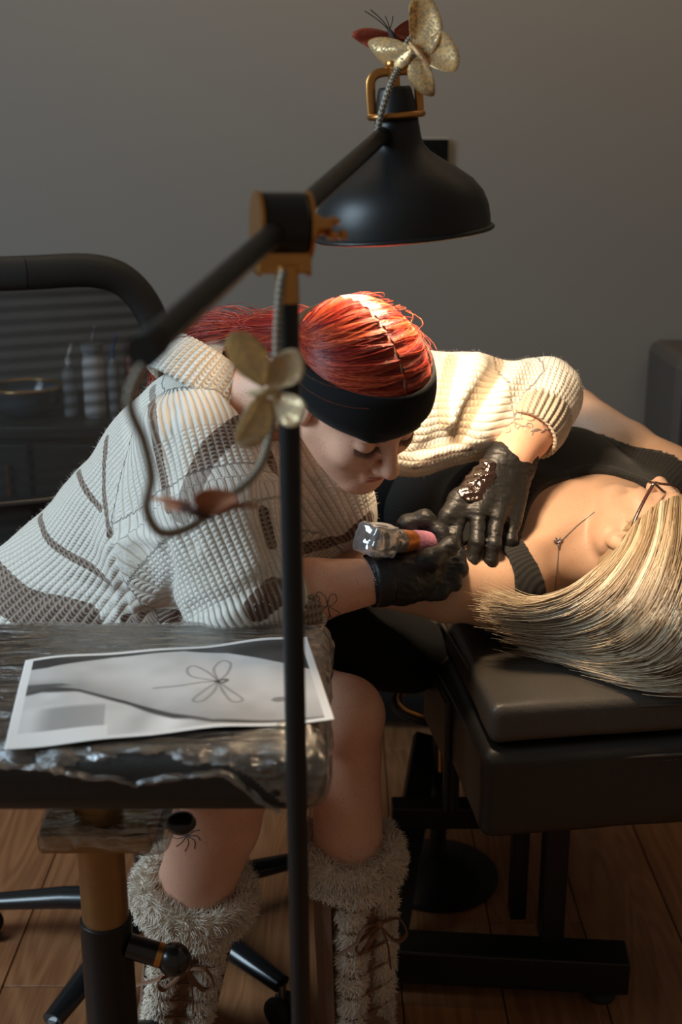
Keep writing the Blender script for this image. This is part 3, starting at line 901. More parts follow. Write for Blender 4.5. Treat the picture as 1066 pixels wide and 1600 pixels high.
V, F = cyl((stand_c[0], stand_c[1], 0.4), (stand_c[0], stand_c[1], tb), 0.031, 28); mk('inner_post', V, F, brz, arm_rest)
zs = P(147, 1455, 1.37)[2]
V, F = cyl((stand_c[0], stand_c[1], 0.07), (stand_c[0], stand_c[1], zs), 0.0345, 28); o = mk('outer_post', V, F, M['black_metal'], arm_rest); mod_bevel(o, 0.002)
V, F = box((stand_c[0] + 0.002, stand_c[1], P(147, 1308, 1.37)[2]), (0.145, 0.10, 0.028), 0.006); mk('bracket', V, F, brz, arm_rest)
# film hanging around the bracket
f = Field((stand_c[0] - 0.1, stand_c[1] - 0.09, 0.56), (stand_c[0] + 0.14, stand_c[1] + 0.09, 0.72), 0.004)
bz = P(147, 1308, 1.37)[2]
f.rbox((stand_c[0] + 0.015, stand_c[1], bz + 0.012), (0.085, 0.06, 0.02), 0.012)
f.displace(lambda p: -0.006 * noise(p, 28, 2) - 0.003 * noise(p, 70, 3), 0.03)
V, F = f.mesh(); mk('bracket_film', V, F, M['film'], arm_rest)
kz = P(200, 1500, 1.36)[2]
k1 = np.array([stand_c[0] + 0.03, stand_c[1] - 0.01, kz]); kb = P(272, 1499, 1.385); k2 = kb - nrm(kb - k1) * 0.016
V, F = cyl(k1, k2 - nrm(kb - k1) * 0.008, 0.0165, 20); kn = mk('clamp_pin', V, F, M['black_plastic'], arm_rest)
V, F = cyl(k2 - nrm(kb - k1) * 0.008, k2, 0.0165, 20); mk('pin_collar', V, F, M['brass'], kn)
V, F = ball(kb, 0.0225, 28); mk('knob', V, F, M['black_plastic'], arm_rest)
for ang in (-2.45, -0.35, 1.55):
    e = stand_c + np.array([0.40 * math.cos(ang), 0.40 * math.sin(ang) * 0.9, 0.02])
    V, F = cyl(stand_c + [0.02 * math.cos(ang), 0.02 * math.sin(ang), 0.30], e, 0.017, 14); lg = mk('leg', V, F, M['black_metal'], arm_rest)
    V, F = ball(e + [0, 0, -0.001], 0.0205, 14); mk('rubber_foot', V, F, M['rubber'], lg)
# under-pad screw knob seen below the pad
V, F = ball(P(283, 1286, 1.25), 0.018, 18, (1, 1, 0.7)); mk('pad_knob', V, F, M['black_plastic'], arm_rest)

# ---------------------------------------------------------------- printed sheet on the pad
cn = [PZ(40, 1034, TZ + 0.011), PZ(480, 991, TZ + 0.011), PZ(523, 1127, TZ + 0.004), PZ(7, 1174, TZ + 0.006)]
nu, nv = 260, 170
U, Vv = np.meshgrid(np.linspace(0, 1, nu), np.linspace(0, 1, nv))
top = cn[0] + (cn[1] - cn[0]) * U[..., None]; bot = cn[3] + (cn[2] - cn[3]) * U[..., None]
S = top + (bot - top) * Vv[..., None]
S[..., 2] = TZ + 0.0072 + 0.006 * np.clip(1 - ((S[..., 0] - ac[0]) / ah[0]) ** 2, 0, 1) * np.clip(1 - ((S[..., 1] - ac[1]) / ah[1]) ** 2, 0, 1)
S[..., 2] += 0.0016 * np.sin(U * 9 + Vv * 2.5) + 0.0012 * np.sin(U * 17 - Vv * 3) + 0.0012 * Vv * np.sin(U * 6)
idx = np.arange(nu * nv).reshape(nv, nu)
Fp = np.stack([idx[:-1, :-1], idx[1:, :-1], idx[1:, 1:], idx[:-1, 1:]], -1).reshape(-1, 4)
# the picture: a pale forearm across a dark cloth with a fine dragonfly drawing
g = np.full(U.shape, 0.30)
x, y = U.ravel(), Vv.ravel()
p3 = np.stack([x * 3, y * 2, x * 0], 1)
up = np.interp(x, [0, .08, .3, .55, .7, .85, 1.0], [.14, .15, .06, .05, .13, .3, .44])
lo = np.interp(x, [0, .08, .2, .35, .5, .62, .75, 1.0], [.36, .40, .47, .62, .82, .93, .95, .97])
g = np.full(len(x), 0.16) + 0.05 * noise(p3, 4, 1)
armm = sstep(0, 0.02, y - up) * sstep(0, 0.02, lo - y)
shade_ = 0.74 - 0.18 * sstep(0.5, 1.0, (y - up) / (lo - up + 1e-6)) - 0.12 * sstep(.35, 0.0, x) + 0.04 * noise(p3, 5, 2)
g = g * (1 - armm) + shade_ * armm
low = sstep(0, 0.03, y - np.interp(x, [0, .08, .2, .35, .5, .62, .75, 1.0], [.46, .42, .475, .63, .83, .935, .97, 1.1]) - 0.02 * np.clip(np.sin(x * 17), 0, 1))
cloth = 0.74 + 0.10 * np.sin(x * 26 + y * 9) * sstep(0.3, 0.45, x) + 0.05 * noise(p3, 6, 3)
g = g * (1 - low) + cloth * low
sq = sstep(.02, .1, x - 0.03) * sstep(0.29, 0.285, x) * sstep(.62, .66, y) * sstep(0.87, 0.86, y)
g = g * (1 - sq) + (0.60 - 0.1 * np.sin(x * 10)) * sq
gap = sstep(0.0, .02, y - np.interp(x, [0, .14, .22], [.33, .37, .44])) * sstep(0.0, .03, np.interp(x, [0, .1, .2, .24], [.47, .43, .42, .40]) - y) * (x < 0.24)
g = g * (1 - gap) + 0.22 * gap
def stroke(pts, w, dark):
    global g
    pts = spline(pts, 40)
    q_ = np.stack([x * 1.45, y], 1); pp = pts * [1.45, 1]
    d_ = np.full(len(x), 9.0)
    for a_, b_ in zip(pp[:-1], pp[1:]):
        ba = b_ - a_; tt = np.clip(((q_ - a_) @ ba) / (ba @ ba + 1e-9), 0, 1)
        d_ = np.minimum(d_, np.linalg.norm(q_ - a_ - tt[:, None] * ba, axis=1))
    k_ = sstep(w, w * 0.35, d_)
    g = g * (1 - k_ * (1 - dark))
cx, cy = 0.655, 0.50
stroke([(0.44, 0.50), (0.53, 0.515), (0.6, 0.50), (cx, cy)], 0.010, 0.6)
stroke([(cx - .01, cy), (cx + 0.02, cy - .02), (cx + 0.03, cy - .01), (cx + 0.01, cy + .02), (cx - .01, cy)], 0.012, 0.35)
for wpts in ([(cx, cy), (cx - .03, cy - .12), (cx - .075, cy - .22), (cx - .10, cy - .18), (cx - .085, cy - .08), (cx, cy)],
             [(cx, cy), (cx - .01, cy - .16), (cx + .02, cy - .26), (cx + .05, cy - .22), (cx + .035, cy - .1), (cx, cy)],
             [(cx, cy), (cx - .05, cy + .1), (cx - .09, cy + .2), (cx - .06, cy + .22), (cx - .02, cy + .12), (cx, cy)],
             [(cx, cy), (cx + .03, cy + .1), (cx + .07, cy + .22), (cx + .035, cy + .24), (cx + .01, cy + .12), (cx, cy)]):
    stroke(wpts, 0.010, 0.68)
spot = sstep(1.0, 0.7, np.sqrt(((x - .845) / .032) ** 2 + ((y - .74) / .03) ** 2)); g = g * (1 - 0.45 * spot)
mar = (x < 0.028) | (x > 0.972) | (y < 0.035) | (y > 0.965) | ((y > 0.86) & (x < 0.3)) 
g = np.where(mar, 0.86, g)
g = np.clip(g, 0, 1)
paper = mk('printed_sheet', S.reshape(-1, 3), Fp, None)
colr = np.stack([g * 1.0, g * 0.985, g * 0.965, np.ones_like(g)], 1)
add_attr(paper, 'print', colr, 'FLOAT_COLOR')
pm = bpy.data.materials.new('printed paper'); pm.use_nodes = True
N, L = nt(pm); at = N.new('ShaderNodeAttribute'); at.attribute_name = 'print'
gm = N.new('ShaderNodeGamma'); gm.inputs[1].default_value = 1.55
L.new(at.outputs['Color'], gm.inputs[0]); L.new(gm.outputs[0], N['Principled BSDF'].inputs['Base Color'])
N['Principled BSDF'].inputs['Roughness'].default_value = 0.6
paper.data.materials.append(pm)
so = paper.modifiers.new('thick', 'SOLIDIFY'); so.thickness = 0.0004
tag(paper, 'white sheet printed with a dragonfly forearm tattoo lying on the arm rest', 'paper sheet')

# ================================================================= mesh office chair
hub = np.array([-0.36, 2.02, 0.0])
chair = thing('office_chair', 'black office chair with curved mesh back behind the knit sweater', 'chair', hub)
def mesh_fabric():
    m = bpy.data.materials.new('see-through black mesh'); m.use_nodes = True
    N, L = nt(m); out = N['Material Output']; b = N['Principled BSDF']
    b.inputs['Base Color'].default_value = (0.016, 0.015, 0.014, 1); b.inputs['Roughness'].default_value = 0.7
    at = N.new('ShaderNodeAttribute'); at.attribute_name = 'weave'
    sp = N.new('ShaderNodeSeparateXYZ'); L.new(at.outputs['Vector'], sp.inputs[0])
    a_ = math_node(N, L, 'SINE', math_node(N, L, 'MULTIPLY', sp.outputs[1], 250.0))
    a_ = math_node(N, L, 'MULTIPLY_ADD', a_, 0.09, 0.2)
    nz = N.new('ShaderNodeTexNoise'); nz.inputs['Scale'].default_value = 7
    L.new(at.outputs['Vector'], nz.inputs['Vector'])
    a_ = math_node(N, L, 'ADD', a_, math_node(N, L, 'MULTIPLY_ADD', nz.outputs['Fac'], 0.14, -0.07))
    tr = N.new('ShaderNodeBsdfTransparent'); mx = N.new('ShaderNodeMixShader')
    L.new(a_, mx.inputs[0]); L.new(b.outputs[0], mx.inputs[1]); L.new(tr.outputs[0], mx.inputs[2])
    L.new(mx.outputs[0], out.inputs['Surface'])
    return m
M['mesh'] = mesh_fabric()
M['frame_plastic'] = mat('matte black plastic', (0.011, 0.011, 0.011), 0.6, var=0.1)
# back frame outline in the chair's own back plane
bo = P(66, 672, 2.42); bx = nrm(np.array([0.86, 0.40, 0])); byv = nrm(np.array([-0.06, 0.1, 1.0])); bn = nrm(np.cross(bx, byv))
def bk(u, v):
    return bo + bx * u + byv * v + bn * (-0.35 * (u * u))
out_ = [(0.0, 0.315), (0.14, 0.313), (0.215, 0.28), (0.262, 0.20), (0.275, 0.08), (0.27, -0.06), (0.25, -0.20), (0.2, -0.27), (0.0, -0.29)]
out_ = out_ + [(-u, v) for u, v in out_[-2:0:-1]]
pth = spline([bk(u, v) for u, v in out_ + [out_[0]]], 90)
V, F, _ = tube(pth, 0.034, 14, False, 0.55, hint=tuple(bn)); mk('back_frame', V, F, M['frame_plastic'], chair)
o2 = spline([np.array([u, v, 0]) for u, v in out_ + [out_[0]]], 60)[:-1] * 0.97
Vm = [bk(0, 0) + bn * 0.0]; Wm = [[0, 0, 0]]
for k in range(1, 13):
    for u, v, _z in o2:
        Vm.append(bk(u * k / 12, v * k / 12)); Wm.append([u * k / 12, v * k / 12, 0])
Fm = [[0, 1 + j, 1 + (j + 1) % 59] for j in range(59)] + [[1 + k * 59 + j, 1 + (k + 1) * 59 + j, 1 + (k + 1) * 59 + (j + 1) % 59, 1 + k * 59 + (j + 1) % 59] for k in range(11) for j in range(59)]
o = mk('mesh_back', np.array(Vm), Fm, M['mesh'], chair); add_attr(o, 'weave', np.array(Wm))
V, F, _ = tube(spline([bk(-0.26, -0.13), bk(-0.1, -0.14) , bk(0.1, -0.14), bk(0.265, -0.13)], 20) + bn * 0.012, 0.02, 10, True, 0.5); mk('lumbar_bar', V, F, M['black_plastic'], chair)
V, F, _ = tube(spline([bk(0, -0.27) + bn * 0.03, bk(0, -0.34) + bn * 0.05, hub + [-0.1, 0.12, 0.46], hub + [0, 0.0, 0.43]], 24), 0.03, 10, True, 0.5); mk('back_stem', V, F, M['black_plastic'], chair)
f = Field(hub + [-0.3, -0.3, 0.40], hub + [0.3, 0.3, 0.54], 0.01)
f.rbox(hub + [0.02, 0, 0.475], (0.24, 0.24, 0.04), 0.035, rotz(-0.6)); V, F = f.mesh(); mk('seat', V, F, M['black_fabric'], chair)
V, F = cyl(hub + [0, 0, 0.09], hub + [0, 0, 0.45], 0.026, 18); mk('gas_column', V, F, M['black_plastic'], chair)
V, F = cyl(hub + [0, 0, 0.07], hub + [0, 0, 0.13], 0.045, 20); mk('hub', V, F, M['black_plastic'], chair)
cst = PZ(430, 1590, 0.0)
a0 = math.atan2(cst[1] - hub[1], cst[0] - hub[0])
for k in range(5):
    g_ = a0 + k * 2 * math.pi / 5
    dv = np.array([math.cos(g_), math.sin(g_), 0])
    e = hub + dv * 0.335
    V, F, _ = tube([hub + dv * 0.03 + [0, 0, 0.105], hub + dv * 0.18 + [0, 0, 0.098], e + [0, 0, 0.08]], [0.03, 0.026, 0.019], 12, True, 0.75); mk('base_arm', V, F, M['black_plastic'], chair)
    side = np.array([-dv[1], dv[0], 0])
    ca = mk('caster', *cyl(e + [0, 0, 0.03], e + [0, 0, 0.08], 0.008, 10), M['steel'], chair)
    for s in (-1, 1):
        V, F = lathe([(0.001, -0.009), (0.024, -0.009), (0.0275, -0.004), (0.0275, 0.004), (0.024, 0.009), (0.001, 0.009)], e + side * s * 0.013 + [0, 0, 0.0278], frame_from(side), 24)
        mk('wheel', V, F, M['rubber'], ca)
# foot ring under the seat, seen beside the bed
fr = P(690, 1098, 2.25)
t = thing('foot_ring_stool', 'bronze ring of a stool half hidden under the tattoo bed', 'stool', (fr[0], fr[1], 0))
a = np.linspace(0, 2 * np.pi, 49)
for rr, zz in ((0.098, 0.0), (0.086, 0.006)):
    V, F, _ = tube(np.stack([fr[0] + rr * np.cos(a), fr[1] + rr * np.sin(a), np.full(49, fr[2] + zz)], 1), 0.0065, 10, False)
    mk('ring', V, F, M['brass'] if rr < 0.09 else M['black_metal'], t)
V, F = cyl((fr[0], fr[1], 0.05), (fr[0], fr[1], fr[2] + 0.03), 0.018, 14); mk('column', V, F, M['black_metal'], t)
V, F = lathe([(0.001, 0), (0.13, 0.0), (0.13, 0.012), (0.03, 0.05), (0.001, 0.05)], (fr[0], fr[1], 0), segs=32); mk('base', V, F, M['black_metal'], t)
for k in range(3):
    g_ = k * 2.094
    V, F = cyl((fr[0], fr[1], fr[2]), (fr[0] + 0.09 * math.cos(g_), fr[1] + 0.09 * math.sin(g_), fr[2]), 0.006, 8); mk('spoke', V, F, M['black_metal'], t)
# ================================================================= people: shared pieces
def skin_mat(name, c, blush=0.12, freck=0.0):
    m = mat(name, c, 0.48, sss=0.18, var=0.10, vscale=28, bump=0.10, bscale=380, spec=0.4)
    if freck:
        N, L = nt(m); b = N['Principled BSDF']
        src = b.inputs['Base Color'].links[0].from_socket
        tc = N.new('ShaderNodeTexCoord'); v = N.new('ShaderNodeTexVoronoi'); v.inputs['Scale'].default_value = 210
        L.new(tc.outputs['Object'], v.inputs['Vector'])
        nz = N.new('ShaderNodeTexNoise'); nz.inputs['Scale'].default_value = 60; L.new(tc.outputs['Object'], nz.inputs['Vector'])
        f = math_node(N, L, 'LESS_THAN', v.outputs['Distance'], math_node(N, L, 'MULTIPLY_ADD', nz.outputs['Fac'], 0.5, -0.06))
        mx = N.new('ShaderNodeMix'); mx.data_type = 'RGBA'
        L.new(math_node(N, L, 'MULTIPLY', f, freck), mx.inputs['Factor']); L.new(src, mx.inputs['A'])
        mx.inputs['B'].default_value = (c[0] * .6, c[1] * .42, c[2] * .35, 1)
        L.new(mx.outputs['Result'], b.inputs['Base Color'])
    return m

def hair_mat(name, dark, mid, light, rough=0.32):
    m = bpy.data.materials.new(name); m.use_nodes = True
    N, L = nt(m); b = N['Principled BSDF']
    at = N.new('ShaderNodeAttribute'); at.attribute_name = 'tone'
    cr = N.new('ShaderNodeValToRGB')
    cr.color_ramp.elements[0].color = (*dark, 1); cr.color_ramp.elements[1].color = (*light, 1)
    e = cr.color_ramp.elements.new(0.5); e.color = (*mid, 1)
    L.new(at.outputs['Fac'], cr.inputs[0]); L.new(cr.outputs[0], b.inputs['Base Color'])
    b.inputs['Roughness'].default_value = rough
    b.inputs['Specular IOR Level'].default_value = 0.6
    b.inputs['Anisotropic'].default_value = 0.5
    return m

def head_solid(f, O, R, k=0.012, face=True):
    """a head in field f; O eye-level centre, R columns = right, forward, up"""
    O = np.asarray(O, float)
    def w(x, y, z): return O + R @ np.array([x, y, z])
    f.ell(w(0, -0.012, 0.036), (0.076, 0.096, 0.086), R, 0.02)
    f.ell(w(0, 0.03, -0.035), (0.062, 0.06, 0.082), R, 0.03)
    for s in (-1, 1):
        f.cap(w(s * 0.056, 0.0, -0.055), w(s * 0.018, 0.07, -0.098), 0.02, 0.02, 0.025)
        f.ell(w(s * 0.04, 0.062, -0.03), (0.024, 0.024, 0.026), R, 0.02)
    f.ell(w(0, 0.078, -0.1), (0.021, 0.018, 0.02), R, 0.018)
    f.cap(w(-0.034, 0.078, 0.022), w(0.034, 0.078, 0.022), 0.012, 0.012, 0.02)
    for s in (-1, 1):
        f.ell(w(s * 0.032, 0.098, -0.003), (0.019, 0.018, 0.014), R, 0.012, 'sub')
        f.ell(w(s * 0.032, 0.0745, -0.003), (0.0155, 0.0145, 0.0135), R, 0.004)
    f.cap(w(0, 0.086, 0.012), w(0, 0.108, -0.032), 0.0085, 0.0105, 0.012)
    f.ell(w(0, 0.1115, -0.037), (0.0125, 0.0115, 0.0105), R, 0.008)
    for s in (-1, 1):
        f.ell(w(s * 0.0125, 0.1, -0.041), (0.0085, 0.011, 0.008), R, 0.006)
        f.ell(w(s * 0.006, 0.107, -0.048), (0.0035, 0.004, 0.004), R, 0.003, 'sub')
    f.cap(w(-0.017, 0.086, -0.068), w(0, 0.0945, -0.066), 0.0055, 0.0065, 0.005)
    f.cap(w(0.017, 0.086, -0.068), w(0, 0.0945, -0.066), 0.0055, 0.0065, 0.005)
    f.cap(w(-0.012, 0.088, -0.077), w(0.012, 0.088, -0.077), 0.0068, 0.0068, 0.006)
    for s in (-1, 1):
        f.ell(w(s * 0.077, -0.012, -0.014), (0.009, 0.017, 0.03), R, 0.006)
        f.ell(w(s * 0.086, -0.008, -0.012), (0.006, 0.009, 0.018), R, 0.004, 'sub')
    return w

def tattoo_lines(name, strokes, bvh, m, parent, r=0.0008, lift=0.0004):
    """ink drawn on the skin: thin flattened lines that follow the surface"""
    parts = []
    for s in strokes:
        pts = []
        for x, y in spline(np.array(s, float), max(8, 4 * len(s))):
            h = hit(bvh, x, y)
            if h[0] is not None: pts.append(np.array(h[0] + h[1] * lift))
        if len(pts) > 3:
            V, F, _ = tube(np.array(pts), r, 5); parts.append((V, F))
    if parts: return mk(name, *join(*parts), m, parent)
M['ink'] = mat('faded tattoo ink', (0.16, 0.13, 0.13), 0.7, var=0.1)

M['skin'] = skin_mat('fair skin', (0.76, 0.42, 0.285), freck=0.45)
M['red_hair'] = hair_mat('dyed red hair', (0.13, 0.005, 0.007), (0.42, 0.028, 0.016), (0.72, 0.14, 0.045))
M['glove'] = mat('black nitrile glove', (0.013, 0.012, 0.0115), 0.45, spec=0.45, bump=0.3, bscale=220, var=0.2)

# ================================================================= the tattoo artist
artist = thing('person', 'person in cream striped knit sweater and black headband bending over the arm', 'person', (-0.36, 2.0, 0.0))
Uc, Fc = np.array([0.28, 0.55, 0.79]), np.array([0.52, -0.80, 0.37])
cam_R = np.stack([[1, 0, 0], [0, st, ct], [0, -ct, st]], 1)
Uw = nrm(cam_R @ Uc); Fw = cam_R @ Fc; Fw = nrm(Fw - Uw * (Fw @ Uw)); Rw = np.cross(Fw, Uw)
HR = np.stack([Rw, Fw, Uw], 1)
HO = P(557, 617, 1.66)
# --- head and neck, fine
f = Field(HO - 0.17, HO + 0.17, 0.0024)
hw = head_solid(f, HO, HR)
neck_b = P(352, 612, 1.84)
f.cap(hw(0, -0.045, -0.06), neck_b, 0.052, 0.056, 0.02)
HV, HF = f.mesh()
head_bvh = bvh_of(HV, HF)
# --- rest of the body, coarser
shR, elR, wrR = P(312, 715, 1.75), P(392, 938, 1.63), P(600, 905, 1.695)
shL, elL, wrL = P(520, 645, 1.98), P(846, 622, 2.03), P(800, 714, 1.915)
kneeA, bootA, footA = P(538, 1118, 1.73), P(545, 1330, 1.715), P(548, 1640, 1.77)
kneeB, bootB, footB = P(362, 1212, 1.62), P(305, 1385, 1.675), P(266, 1640, 1.76)
hipA, hipB, pelv = np.array([-0.30, 2.02, 0.6]), np.array([-0.40, 1.88, 0.6]), np.array([-0.42, 1.99, 0.64])
chest = P(335, 735, 1.87)
f = Field((-0.66, 1.48, 0.0), (0.42, 2.2, 1.25), 0.0055)
f.cap(pelv, chest, 0.13, 0.125, 0.03)
f.cap(chest, neck_b, 0.12, 0.055, 0.03)
f.cap(shR, shL, 0.06, 0.06, 0.04)
f.cap(neck_b, hw(0, -0.045, -0.06), 0.056, 0.05, 0.03)
f.cap(shR, elR, 0.05, 0.044, 0.03); f.chain([elR, elR * .55 + wrR * .45, wrR], [0.047, 0.046, 0.032], 0.02)
f.cap(shL, elL, 0.05, 0.046, 0.03); f.chain([elL, elL * .5 + wrL * .5, wrL], [0.05, 0.05, 0.037], 0.02)
f.cap(hipA, kneeA, 0.085, 0.062, 0.03); f.cap(hipB, kneeB, 0.085, 0.064, 0.03)
f.chain([kneeA, kneeA * .7 + bootA * .3 + [0, .012, 0], bootA, footA], [0.058, 0.055, 0.056, 0.04], 0.02)
f.chain([kneeB, kneeB * .6 + bootB * .4, bootB, footB], [0.062, 0.066, 0.06, 0.04], 0.02)
BV, BF = f.mesh()
body_bvh = bvh_of(BV, BF)
body = mk('body', np.vstack([HV, BV]), np.vstack([HF, BF + len(HV)]), M['skin'], artist)

# --- face details
M['lip'] = mat('rosy lips', (0.44, 0.13, 0.10), 0.4, sss=0.1, var=0.1)
def surf(bvh, p, lift=0.0):
    h = bvh.ray_cast(Vector(np.asarray(p) + HR[:, 1] * 0.08), Vector(-HR[:, 1]))
    return np.array(h[0]) + np.array(h[1]) * lift
# lips as thin skins over the modelled mouth
for nm, zc, n_ in (('upper_lip', -0.0665, 0.0042), ('lower_lip', -0.077, 0.0048)):
    pts = [surf(head_bvh, hw(x, 0.12 - abs(x) * 0.3, zc - abs(x) * (0.12 if zc > -0.07 else -0.12)), -0.0022) for x in np.linspace(-0.02, 0.02, 13)]
    V, F, _ = tube(np.array(pts), n_ * np.sin(np.linspace(0.25, np.pi - 0.25, 13)), 8, True); mk(nm, V, F, M['lip'], body)
M['dark_hair'] = mat('brown brow hair', (0.06, 0.03, 0.02), 0.6, var=0.2)
for s in (-1, 1):
    S = []
    for k in range(46):
        a_ = -0.018 + 0.036 * k / 45
        b0 = surf(head_bvh, hw(s * 0.032 + a_, 0.12, -0.0095 + 0.22 * abs(a_) ** 1.2), 0.0002)
        dirv = HR @ np.array([a_ * 12, 1.0, -0.55 + 0.2 * rng.random()])
        dirv = nrm(dirv) * (0.008 + 0.003 * rng.random())
        cu = HR @ np.array([0, 0.0, 0.0028])
        S.append([b0, b0 + dirv * 0.5 - cu * 0.3, b0 + dirv + cu * 0.2])
    strands('eyelashes', np.array(S), 0.00035, 0.0001, M['dark_hair'], body)['kind'] = 'stuff'
    pts = [surf(head_bvh, hw(s * 0.032 + a_, 0.12, -0.0085 + 0.22 * abs(a_) ** 1.2), 0.0) for a_ in np.linspace(-0.018, 0.018, 13)]
    V, F, _ = tube(np.array(pts), 0.0007, 6); mk('eyelid_line', V, F, M['dark_hair'], body)
    S = []
    for k in range(90):
        x = 0.014 + 0.04 * rng.random()
        z = 0.0185 + 0.007 * math.sin((x - 0.014) / 0.04 * 2.6) + rng.normal() * 0.0016
        b0 = surf(head_bvh, hw(s * x, 0.12, z), 0.0003); b1 = surf(head_bvh, hw(s * (x + 0.008), 0.12, z + 0.002), 0.0008)
        S.append([b0, (b0 + b1) / 2, b1])
    strands('eyebrow', np.array(S), 0.0003, 0.0001, M['dark_hair'], body)['kind'] = 'stuff'
# nose stud
V, F = ball(surf(head_bvh, hw(-0.0205, 0.106, -0.042), 0.0008), 0.0015, 12); mk('nose_stud', V, F, M['steel'], body)

# --- hair: cap, parting, strands gathered at the back, ponytail over the collar
cran_c = np.array([0, -0.012, 0.036]); cran_r = np.array([0.076, 0.096, 0.086]) + 0.010
f = Field(HO - 0.17, HO + 0.17, 0.004)
f.ell(hw(*cran_c), cran_r - 0.003, HR, 0.0)
f.ell(hw(0, -0.03, 0.02), (0.076, 0.088, 0.085), HR, 0.02)
V, F = f.mesh()
loc = (V - HO) @ HR
V, F = drop_faces(V, F, (loc[:, 2] > 0.072 - 0.062 * sstep(0.10, -0.06, loc[:, 1]) - 0.03 * sstep(-0.02, -0.08, loc[:, 1])))
hair = mk('hair', V, F, M['red_hair'], artist); add_attr(hair, 'tone', np.full(len(V), 0.12), 'FLOAT')
def on_skull(d, r):
    d = d / np.linalg.norm(d, axis=-1, keepdims=True)
    s = 1 / np.sqrt(((d / (cran_r + r[..., None])) ** 2).sum(-1))
    return cran_c + d * s[..., None]
def rnd_hair(n, seg, jitter):
    S = []; T = []
    for k in range(n):
        s = 1 if rng.random() < 0.5 else -1
        t_ = rng.random()
        # start along the parting, from the hairline to the crown
        ang = 0.35 + 2.35 * t_                       # 0 forward .. pi back
        st0 = np.array([s * 0.012, math.cos(ang), math.sin(ang)])
        mid = np.array([s * (1.0 + 0.2 * rng.normal() * .3), 0.50 - 1.1 * t_ + 0.08 * rng.normal(), 0.55 - 0.35 * (1 - t_) + 0.06 * rng.normal()])
        end = np.array([s * 0.28 + 0.05 * rng.normal(), -1.0, -0.12 + 0.12 * rng.normal()])
        tt = np.linspace(0, 1, seg)[:, None]
        d = st0 * (1 - tt) ** 2 + 2 * mid * tt * (1 - tt) * 1.1 + end * tt ** 2
        r = rng.random() * 0.003 + 0.002 * math.sin(t_ * 70 + s) + jitter * rng.random() * np.sin(np.linspace(0, np.pi, seg)) - 0.0015
        p = on_skull(d, np.full(seg, 0) + r)
        p += 0.0007 * np.sin(tt * (7 + 5 * rng.random()) + 6 * rng.random())
        S.append(p @ HR.T + HO); T.append(np.clip(0.5 + 0.3 * math.sin(t_ * 90 + 3 * s) + 0.22 * rng.normal(), 0, 1))
    return np.array(S), np.array(T)
S, T = rnd_hair(4600, 16, 0.002)
strands('hair_strands', S, 0.0005, 0.0004, M['red_hair'], hair, T)
S, T = rnd_hair(60, 14, 0.02)
strands('flyaway_hair', S[:, :9], 0.00016, 0.0001, M['red_hair'], hair, T * 0.5 + 0.5)
# scalp showing in the parting
pp = [on_skull(np.array([0.0, math.cos(a_), math.sin(a_)]), np.array(-0.0005)) @ HR.T + HO for a_ in np.linspace(0.42, 1.9, 26)]
V, F, _ = tube(np.array(pp), 0.0018 * (1 + 0.3 * np.sin(np.linspace(0, 14, 26))), 6, True, 0.35, hint=tuple(HR[:, 1])); mk('parting', V, F, mat('pale scalp', (0.75, 0.55, 0.42), 0.5, var=0.1), hair)
# ponytail
g0 = hw(0, -0.108, 0.015)
S = []
for k in range(900):
    o1 = rng.normal(size=3) * [0.012, 0.012, 0.012]; o2 = rng.normal(size=3) * [0.02, 0.025, 0.016]; o3 = rng.normal(size=3) * [0.03, 0.03, 0.02]
    base = [hw(*(np.array([rng.normal() * 0.02, -0.07, 0.02 + rng.normal() * 0.012]))), g0 + o1 * 0.7, P(420, 515, 1.80) + o1 + [0, 0, -0.004], P(365, 518, 1.86) + o2 + [0, 0, -0.004], P(308, 530, 1.90) + o2 + [0, 0, -0.006], P(284, 560, 1.93) + o3 * .6 + [0, 0, -0.01], P(300, 640, 1.98) + o3]
    S.append(spline(base, 18))
strands('ponytail', np.array(S), 0.0006, 0.0003, M['red_hair'], hair)
V, F, _ = tube(spline([g0, P(420, 517, 1.80), P(365, 522, 1.86), P(308, 535, 1.9), P(286, 562, 1.93), P(300, 640, 1.98)], 24), [0.03] * 5 + [0.026] * 12 + list(np.linspace(0.026, 0.012, 7)), 12); o = mk('ponytail_core', V, F, M['red_hair'], hair); add_attr(o, 'tone', np.full(len(V), 0.15), 'FLOAT')
# baby hairs at the nape and temple stand out by the ponytail
# --- headband
nphi, nh = 96, 9
RAD = np.zeros((nphi, nh)); AX = np.zeros((nphi, nh, 3)); DV = np.zeros((nphi, 3))
for i in range(nphi):
    ph = 2 * math.pi * i / nphi
    DV[i] = HR @ np.array([math.sin(ph), math.cos(ph), 0])
    for j in range(nh):
        z_ = 0.024 + 0.074 * j / (nh - 1) - 0.025 * (1 - math.cos(ph))
        AX[i, j] = hw(0, -0.012, z_)
        h = head_bvh.ray_cast(Vector(AX[i, j] + DV[i] * 0.2), Vector(-DV[i]))
        zz = np.clip(1 - ((z_ - cran_c[2]) / cran_r[2]) ** 2, 0.05, 1)
        rad_e = math.sqrt(zz) / math.sqrt((math.sin(ph) / cran_r[0]) ** 2 + (math.cos(ph) / cran_r[1]) ** 2) + 0.004 + 0.0095 * min(1.0, 2.5 * j / (nh - 1))
        rad_h = (0.2 - h[3]) + 0.003 if h[0] is not None and math.cos(ph) > 0.3 else 0
        RAD[i, j] = max(rad_e, min(rad_h, rad_e + 0.008))
for _ in range(5):
    RAD = np.maximum(RAD, 0.25 * np.roll(RAD, 1, 0) + 0.5 * RAD + 0.25 * np.roll(RAD, -1, 0))
V = (AX + DV[:, None, :] * RAD[..., None]).reshape(-1, 3)
